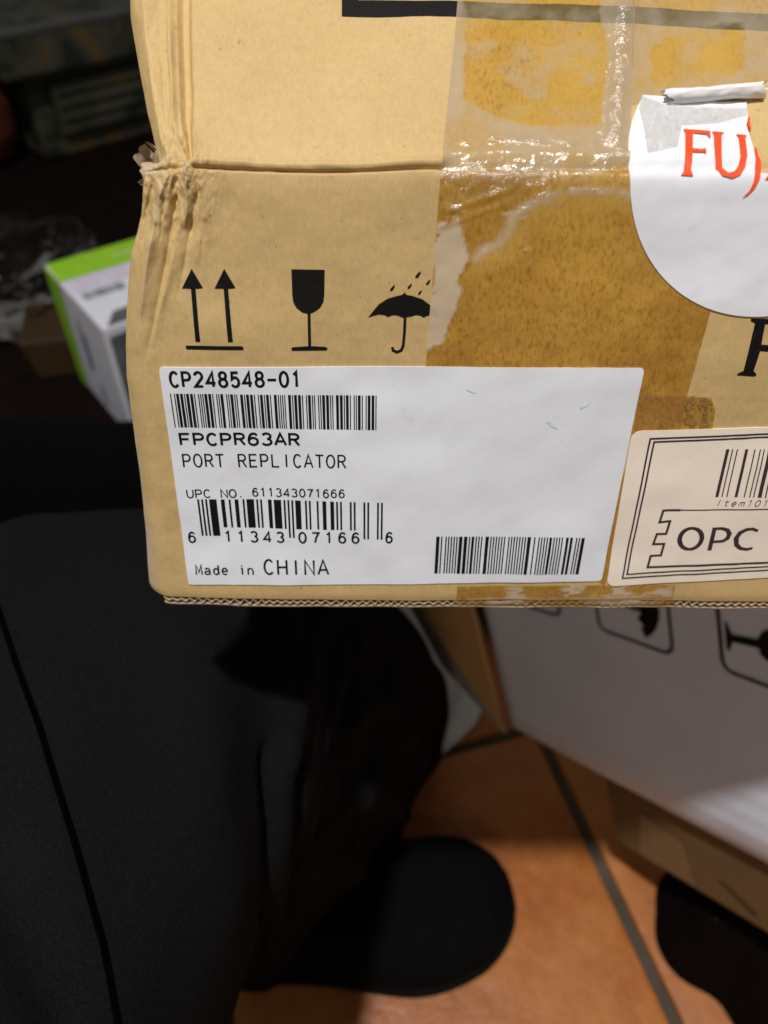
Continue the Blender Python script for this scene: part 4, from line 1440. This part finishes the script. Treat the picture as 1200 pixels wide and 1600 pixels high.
# ------------------------------------------------------------------ brown carton wedged under it
bb = thing('brown_carton', 'small brown carton wedged under the leaning white carton', 'box', wc(0.11, -0.06, 0.03))
BX0, BX1, BH = 0.073, 0.226, 0.074
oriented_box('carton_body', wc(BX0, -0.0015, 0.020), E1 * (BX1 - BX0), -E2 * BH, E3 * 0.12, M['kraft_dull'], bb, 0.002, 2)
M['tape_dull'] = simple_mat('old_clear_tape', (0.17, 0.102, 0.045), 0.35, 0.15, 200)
mesh_obj('tape_strip', [wc(BX0 + .028, -.030, .0192), wc(BX0 + .060, -.036, .0192), wc(BX0 + .064, -BH + .002, .0192), wc(BX0 + .020, -BH + .002, .0192)], [(0, 1, 2, 3)], M['tape_dull'], bb, False)
mesh_obj('hand_slot', [wc(BX0 + .083, -.052, .0190), wc(BX0 + .085, -.0512, .0190), wc(BX0 + .108, -.0635, .0190), wc(BX0 + .106, -.0645, .0190)], [(0, 1, 2, 3)], M['ink'], bb, False)
pr_v = []; pr_f = []
M['faint'] = simple_mat('faint_print', (0.20, 0.125, 0.05), 0.7, 0.2, 300)
for k in range(5):
    a0, b0 = BX1 - 0.030, -0.022 - k * 0.007
    i = len(pr_v)
    pr_v += [wc(a0, b0, .0191), wc(a0 + .022 - .004 * (k % 2), b0, .0191), wc(a0 + .022 - .004 * (k % 2), b0 - .0016, .0191), wc(a0, b0 - .0016, .0191)]
    pr_f.append((i, i + 1, i + 2, i + 3))
mesh_obj('faint_print', pr_v, pr_f, M['faint'], bb, False)

# ------------------------------------------------------------------ added dark mound at the lower right, filling the dark area on the tiles
M['bag'] = fabric_mat('dark_maroon_mound', (0.0045, 0.0021, 0.0018), 500)
outline = [(1040, 1372), (1022, 1400), (1016, 1440), (1032, 1490), (1066, 1532), (1120, 1574), (1170, 1640), (1330, 1700), (1400, 1560), (1330, 1400), (1200, 1330), (1080, 1330)]  # edge of the dark area, its shade built into the mound's shape
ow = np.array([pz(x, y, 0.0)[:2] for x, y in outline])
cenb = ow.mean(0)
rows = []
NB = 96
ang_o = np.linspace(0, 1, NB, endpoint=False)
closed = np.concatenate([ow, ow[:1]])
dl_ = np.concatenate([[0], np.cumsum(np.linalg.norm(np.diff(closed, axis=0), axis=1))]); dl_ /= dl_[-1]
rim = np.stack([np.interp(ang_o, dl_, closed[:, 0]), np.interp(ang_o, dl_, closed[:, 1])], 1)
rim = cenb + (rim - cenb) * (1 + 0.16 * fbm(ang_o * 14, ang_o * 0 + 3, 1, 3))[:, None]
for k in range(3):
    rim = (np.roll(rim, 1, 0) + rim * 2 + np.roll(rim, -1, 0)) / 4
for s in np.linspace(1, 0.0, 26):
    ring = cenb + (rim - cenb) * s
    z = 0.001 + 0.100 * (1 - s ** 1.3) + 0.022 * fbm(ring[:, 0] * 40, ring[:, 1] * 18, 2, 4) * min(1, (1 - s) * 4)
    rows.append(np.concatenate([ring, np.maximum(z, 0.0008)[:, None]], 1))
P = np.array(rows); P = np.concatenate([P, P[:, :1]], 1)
bag = grid_obj('dark_mound', P, M['bag'], None)
tag(bag, 'added maroon-black mound standing in for the dark shaded area under the brown carton', 'bag')

# ------------------------------------------------------------------ crumpled white sheet on the floor beside the white carton
M['sheet'] = simple_mat('white_plastic_sheet', (0.62, 0.60, 0.57), 0.4, 0.06, 40)
sh = [(590, 930), (668, 935), (690, 1010), (722, 1060), (757, 1101), (742, 1130), (700, 1166), (652, 1204), (610, 1250), (560, 1260), (560, 1100)]
sw = np.array([pz(x, y, 0.012)[:2] for x, y in sh])
vs_in = [Vector((p[0], p[1])) for p in sw]
gx, gy = np.meshgrid(np.arange(sw[:, 0].min(), sw[:, 0].max(), 0.006), np.arange(sw[:, 1].min(), sw[:, 1].max(), 0.006))
d = sdf(gx.ravel(), gy.ravel(), [tuple(p) for p in sw])
extra = [Vector((float(a), float(b))) for a, b, k in zip(gx.ravel(), gy.ravel(), d > 0.003) if k]
vs, es, fs, _, _, _ = delaunay_2d_cdt(vs_in + extra, [], [list(range(len(vs_in)))], 1, 1e-7)
V = []
crease_a, crease_b = pz(690, 1110, 0.012)[:2], pz(757, 1100, 0.012)[:2]
for v in vs:
    t = np.array([v.x, v.y]); ab = crease_b - crease_a
    sgn = (ab[0] * (t - crease_a)[1] - ab[1] * (t - crease_a)[0]) / np.linalg.norm(ab)
    z = 0.004 + 0.010 * math.exp(-(sgn / 0.02) ** 2) + 0.25 * max(0, sgn) + 0.003 * float(fbm(np.array(v.x * 40), np.array(v.y * 40), 1, 3))
    V.append((v.x, v.y, max(z, 0.0015)))
sheet = mesh_obj('paper_sheet', V, [tuple(f) for f in fs], M['sheet'], None, True)
tag(sheet, 'crumpled white sheet on the tiles between the black trousers and white carton', 'paper')

# ------------------------------------------------------------------ dark low shelf with clutter, upper left
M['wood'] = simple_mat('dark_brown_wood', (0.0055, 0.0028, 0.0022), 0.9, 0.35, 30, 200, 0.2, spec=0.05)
SZ = 0.10
shelf = thing('low_shelf', 'dark brown low wooden shelf holding the clutter behind the box', 'shelf', (-0.6, 0.72, 0))
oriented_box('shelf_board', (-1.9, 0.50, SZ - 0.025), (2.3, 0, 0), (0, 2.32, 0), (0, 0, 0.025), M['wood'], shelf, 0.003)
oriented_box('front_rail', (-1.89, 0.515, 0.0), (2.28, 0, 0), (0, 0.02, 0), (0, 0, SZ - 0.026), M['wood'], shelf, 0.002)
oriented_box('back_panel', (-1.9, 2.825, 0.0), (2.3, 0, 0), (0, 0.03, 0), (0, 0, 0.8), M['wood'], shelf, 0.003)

# green and white product box
gA = pz(68, 415, 0.248); gB = pz(160, 515, 0.248)
ga = np.array([gB[0] - gA[0], gB[1] - gA[1], 0]); gl_ = np.linalg.norm(ga); ga /= gl_
gb = np.array([-ga[1], ga[0], 0])
GH = 0.148
gw = thing('green_white_box', 'small white product box with bright green band, at left behind held box', 'box', (gA[0], gA[1], SZ))
M['gwhite'] = simple_mat('glossy_white_card', (0.66, 0.67, 0.74), 0.3, 0.05, 60, 60, 0.2, 0.004)
M['green'] = simple_mat('green_card', (0.26, 0.52, 0.016), 0.35, 0.10, 60)
M['lilac'] = simple_mat('pale_pattern', (0.60, 0.55, 0.66), 0.35, 0.18, 160)
M['greypic'] = simple_mat('grey_picture', (0.10, 0.11, 0.115), 0.35, 0.4, 40)
g0 = np.array([gA[0], gA[1], SZ + 0.001])
body = oriented_box('carton_body', g0, ga * gl_, gb * 0.22, np.array([0, 0, GH - 0.001]), M['gwhite'], gw, 0.0025, 2)
bw = 0.29 * gl_
def gtop(s, t, dz=0.0006):
    return np.array([gA[0], gA[1], SZ + GH + dz]) + ga * gl_ * s + gb * t
def gside(s, z, dn=0.0006):
    return np.array([gA[0], gA[1], SZ]) - gb * dn + ga * gl_ * s + np.array([0, 0, GH * z])
quad('green_band', [gtop(0.0, 0.002), gtop(0.30, 0.0005), gtop(0.30, 0.22), gtop(0.0, 0.22)], M['green'], gw)
quad('green_band', [gside(0.0, 1.0), gside(0.27, 1.0), gside(0.16, 0.0), gside(0.0, 0.0)], M['green'], gw)
quad('printed_pattern', [gtop(0.31, 0.004), gtop(0.50, 0.004), gtop(0.47, 0.10), gtop(0.31, 0.12)], M['lilac'], gw)
def gnear(t, z, dn=0.0006):
    return np.array([gA[0], gA[1], SZ]) + ga * (gl_ + dn) + gb * t + np.array([0, 0, GH * z])
quad('printed_picture', [gnear(0.004, 0.93), gnear(0.20, 0.99), gnear(0.20, 0.01), gnear(0.004, 0.01)], M['greypic'], gw)
quad('printed_picture', [gtop(0.99, 0.006), gtop(0.84, 0.022), gtop(0.80, 0.20), gtop(0.99, 0.20)], M['greypic'], gw)
bv = []; bf = []
x = 0.008
r3 = random.Random(3)
while x < 0.052:
    wd = r3.choice([0.0008, 0.0008, 0.0014, 0.002])
    i = len(bv)
    bv += [gtop(0.53, x, .001), gtop(0.53, x + wd, .001), gtop(0.62, x + wd, .001), gtop(0.62, x, .001)]
    bf.append((i, i + 1, i + 2, i + 3))
    x += wd + r3.choice([0.0007, 0.001, 0.0016])
mesh_obj('barcode', bv, bf, M['ink'], gw, False)
# white capitals on the green band, reading from the far side
def flat_text(name, text, o, ex, ey, size, hw_, mat, parent):
    V = []; F = []
    xx = 0
    for ch in text:
        for kind, pts in G[ch]:
            p2 = [np.array([xx + gx * size * 0.62, gy * size]) for gx, gy in pts]
            for a, b in zip(p2[:-1], p2[1:]):
                t = nrm(b - a); n = np.array([-t[1], t[0]]) * hw_
                i = len(V)
                for p in (a + n, b + n, b - n, a - n):
                    V.append(o + ex * p[0] + ey * p[1])
                F.append((i, i + 1, i + 2, i + 3))
        xx += size * (0.85 if ch != 'I' else 0.6)
    return mesh_obj(name, V, F, mat, parent, False)
G['B'] = [('o', [(.12, 0), (.12, 1), (.6, 1), (.8, .78), (.6, .54), (.12, .54)]), ('o', [(.6, .54), (.88, .3), (.6, 0), (.12, 0)])]
G['Y'] = [('o', [(.05, 1), (.5, .5), (.95, 1)]), ('o', [(.5, .5), (.5, 0)])]
M['white_ink'] = simple_mat('white_ink', (0.55, 0.62, 0.40), 0.5, 0.05, 100)
flat_text('lettering', 'ABILITY', gtop(0.12, 0.132, .0012), -gb, -ga * -1, 0.012, 0.0009, M['white_ink'], gw)
# violet lines of text on its shaded side
M['violet'] = simple_mat('violet_ink', (0.16, 0.14, 0.24), 0.5, 0.2, 300)
tv = []; tf = []
for k, (s, za, zb) in enumerate(((0.44, 0.36, 0.80), (0.49, 0.42, 0.70), (0.55, 0.10, 0.30))):
    i = len(tv)
    tv += [gside(s, zb, .001), gside(s + 0.035, zb, .001), gside(s + 0.035, za, .001), gside(s, za, .001)]
    tf.append((i, i + 1, i + 2, i + 3))
mesh_obj('small_print', tv, tf, M['violet'], gw, False)

# black cloth heaped in front of it
rows = []
for k in np.linspace(0, 1, 40):
    xx = -0.62 + 0.56 * k
    hgt = (0.080 + 0.010 * float(fbm(np.array(k * 5), np.array(0.3), 2, 3))) * min(1, 8 * k, 8 * (1 - k))
    rows.append([(xx + 0.004 * math.sin(9 * t_), 0.592 + 0.052 * t_ + 0.02 * float(fbm(np.array(k * 3), np.array(t_), 1, 2)), SZ + 0.0015 + max(0.0, hgt * (1 - abs(t_) ** 2.2) + 0.006 * float(fbm(np.array(k * 14), np.array(t_ * 2), 3, 3)) * (1 - abs(t_)))) for t_ in np.linspace(-1, 1, 24)])
M['black_cloth'] = fabric_mat('black_cloth', (0.0020, 0.0018, 0.0018), 500)
heap = grid_obj('cloth_heap', np.array(rows), M['black_cloth'], None)
tag(heap, 'black cloth heaped in front of the green and white box', 'cloth')

# brown carton scrap behind it
cpn = pz(62, 590, SZ)
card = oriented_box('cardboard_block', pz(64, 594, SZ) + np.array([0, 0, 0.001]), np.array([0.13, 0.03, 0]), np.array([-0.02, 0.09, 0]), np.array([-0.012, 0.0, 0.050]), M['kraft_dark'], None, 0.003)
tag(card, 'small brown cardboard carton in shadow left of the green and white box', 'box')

# camouflage storage case
def camo():
    m, nt, b = new_mat('camouflage')
    v = coords(nt)
    n = noise_node(nt, 11, 2, 0.45, v, 0.8)
    r = node(nt, 'ShaderNodeValToRGB')
    r.color_ramp.interpolation = 'CONSTANT'
    e = r.color_ramp.elements
    e[0].position = 0; e[0].color = (0.010, 0.011, 0.007, 1)
    e[1].position = 0.42; e[1].color = (0.027, 0.028, 0.015, 1)
    k = e.new(0.54); k.color = (0.042, 0.039, 0.027, 1)
    k = e.new(0.63); k.color = (0.075, 0.048, 0.014, 1)
    nt.links.new(n.outputs['Fac'], r.inputs['Fac'])
    nt.links.new(r.outputs['Color'], b.inputs['Base Color'])
    b.inputs['Roughness'].default_value = 0.5
    return m
M['camo'] = camo()
c0 = pz(92, 252, SZ)
cx = nrm([0.74, 0.67, 0]); cy = nrm([-0.67, 0.74, 0])
c0 = np.array([c0[0], c0[1], SZ + 0.001])
case = thing('camouflage_case', 'dark camouflage plastic case with ribbed front and overhanging lid', 'case', c0)
oriented_box('case_body', c0 - cx * 0.02, cx * 0.46, cy * 0.30, np.array([0, 0, 0.145]), M['camo'], case, 0.012, 3)
oriented_box('lid', c0 - cx * 0.07 - cy * 0.05 + np.array([0, 0, 0.150]), cx * 0.56, cy * 0.40, np.array([0, 0, 0.075]), M['camo'], case, 0.010, 3)
oriented_box('latch_panel', c0 + cx * 0.015 - cy * 0.022 + np.array([0, 0, 0.045]), cx * 0.20, cy * 0.020, np.array([0, 0, 0.085]), M['camo'], case, 0.005, 2)
for k in range(3):
    oriented_box('rib', c0 + cx * 0.02 - cy * 0.028 + np.array([0, 0, 0.070 + 0.022 * k]), cx * 0.19, cy * 0.008, np.array([0, 0, 0.006]), M['camo'], case, 0.002, 2)
M['dull_metal'] = simple_mat('dull_trim', (0.05, 0.052, 0.05), 0.4, 0.1, 50)
oriented_box('lid_trim', c0 - cx * 0.072 - cy * 0.052 + np.array([0, 0, 0.212]), cx * 0.57, cy * 0.012, np.array([0, 0, 0.014]), M['dull_metal'], case, 0.004, 2)

# reddish brown jar at the very edge
M['clay'] = simple_mat('reddish_brown_clay', (0.085, 0.022, 0.009), 0.5, 0.25, 18)
jc = pz(0, 262, SZ)
prof = [(0.055, 0), (0.085, 0.012), (0.105, 0.055), (0.108, 0.10), (0.095, 0.15), (0.070, 0.185), (0.060, 0.20), (0.066, 0.215), (0.058, 0.216), (0.050, 0.19)]
pz_ = np.array(prof)
kk = np.linspace(0, len(prof) - 1, 50)
pr_ = np.stack([np.interp(kk, range(len(prof)), pz_[:, 0]), np.interp(kk, range(len(prof)), pz_[:, 1])], 1)
aa = np.linspace(0, 2 * math.pi, 49)
P = np.stack([np.stack([jc[0] - 0.065 + r * np.cos(aa), jc[1] + 0.02 + r * np.sin(aa), np.full_like(aa, SZ + 0.001 + z)], -1) for r, z in pr_], 0)
jar = grid_obj('clay_jar', P, M['clay'], None)
tag(jar, 'reddish brown rounded clay jar cut off by the left edge', 'jar')

# clear plastic bag
def plastic():
    m, nt, b = new_mat('clear_plastic')
    nt.nodes.remove(b)
    out = nt.nodes['Material Output']
    v = coords(nt)
    tr = node(nt, 'ShaderNodeBsdfTransparent'); tr.inputs[0].default_value = (0.93, 0.94, 0.92, 1)
    gl = node(nt, 'ShaderNodeBsdfGlossy'); gl.inputs['Roughness'].default_value = 0.12
    n = noise_node(nt, 45, 4, 0.6, v, 0.5)
    bn = node(nt, 'ShaderNodeBump'); bn.inputs['Strength'].default_value = 0.7; bn.inputs['Distance'].default_value = 0.004
    nt.links.new(n.outputs['Fac'], bn.inputs['Height']); nt.links.new(bn.outputs['Normal'], gl.inputs['Normal'])
    mx = node(nt, 'ShaderNodeMixShader')
    fr = node(nt, 'ShaderNodeFresnel'); fr.inputs[0].default_value = 1.16
    nt.links.new(bn.outputs['Normal'], fr.inputs['Normal'])
    nt.links.new(fr.outputs[0], mx.inputs[0]); nt.links.new(tr.outputs[0], mx.inputs[1]); nt.links.new(gl.outputs[0], mx.inputs[2])
    nt.links.new(mx.outputs[0], out.inputs['Surface'])
    return m
M['plastic'] = plastic()
bm = bmesh.new()
bmesh.ops.create_icosphere(bm, subdivisions=5, radius=1.0)
bc = pz(28, 430, SZ + 0.055)
for v in bm.verts:
    n = v.co.normalized()
    r = 1 + 0.35 * mnoise.noise(n * 2.2) + 0.22 * abs(mnoise.noise(n * 5.1 + Vector((3, 1, 2)))) + 0.10 * mnoise.noise(n * 11)
    p = Vector((n.x * 0.085 * r, n.y * 0.10 * r, n.z * 0.058 * r)) + Vector(bc)
    p.z = max(p.z, SZ + 0.002)
    v.co = p
me = bpy.data.meshes.new('plastic_bag'); bm.to_mesh(me); bm.free()
pb = finish('plastic_bag', me, M['plastic'])
tag(pb, 'crumpled clear plastic bag with small glints left of the green box', 'bag')
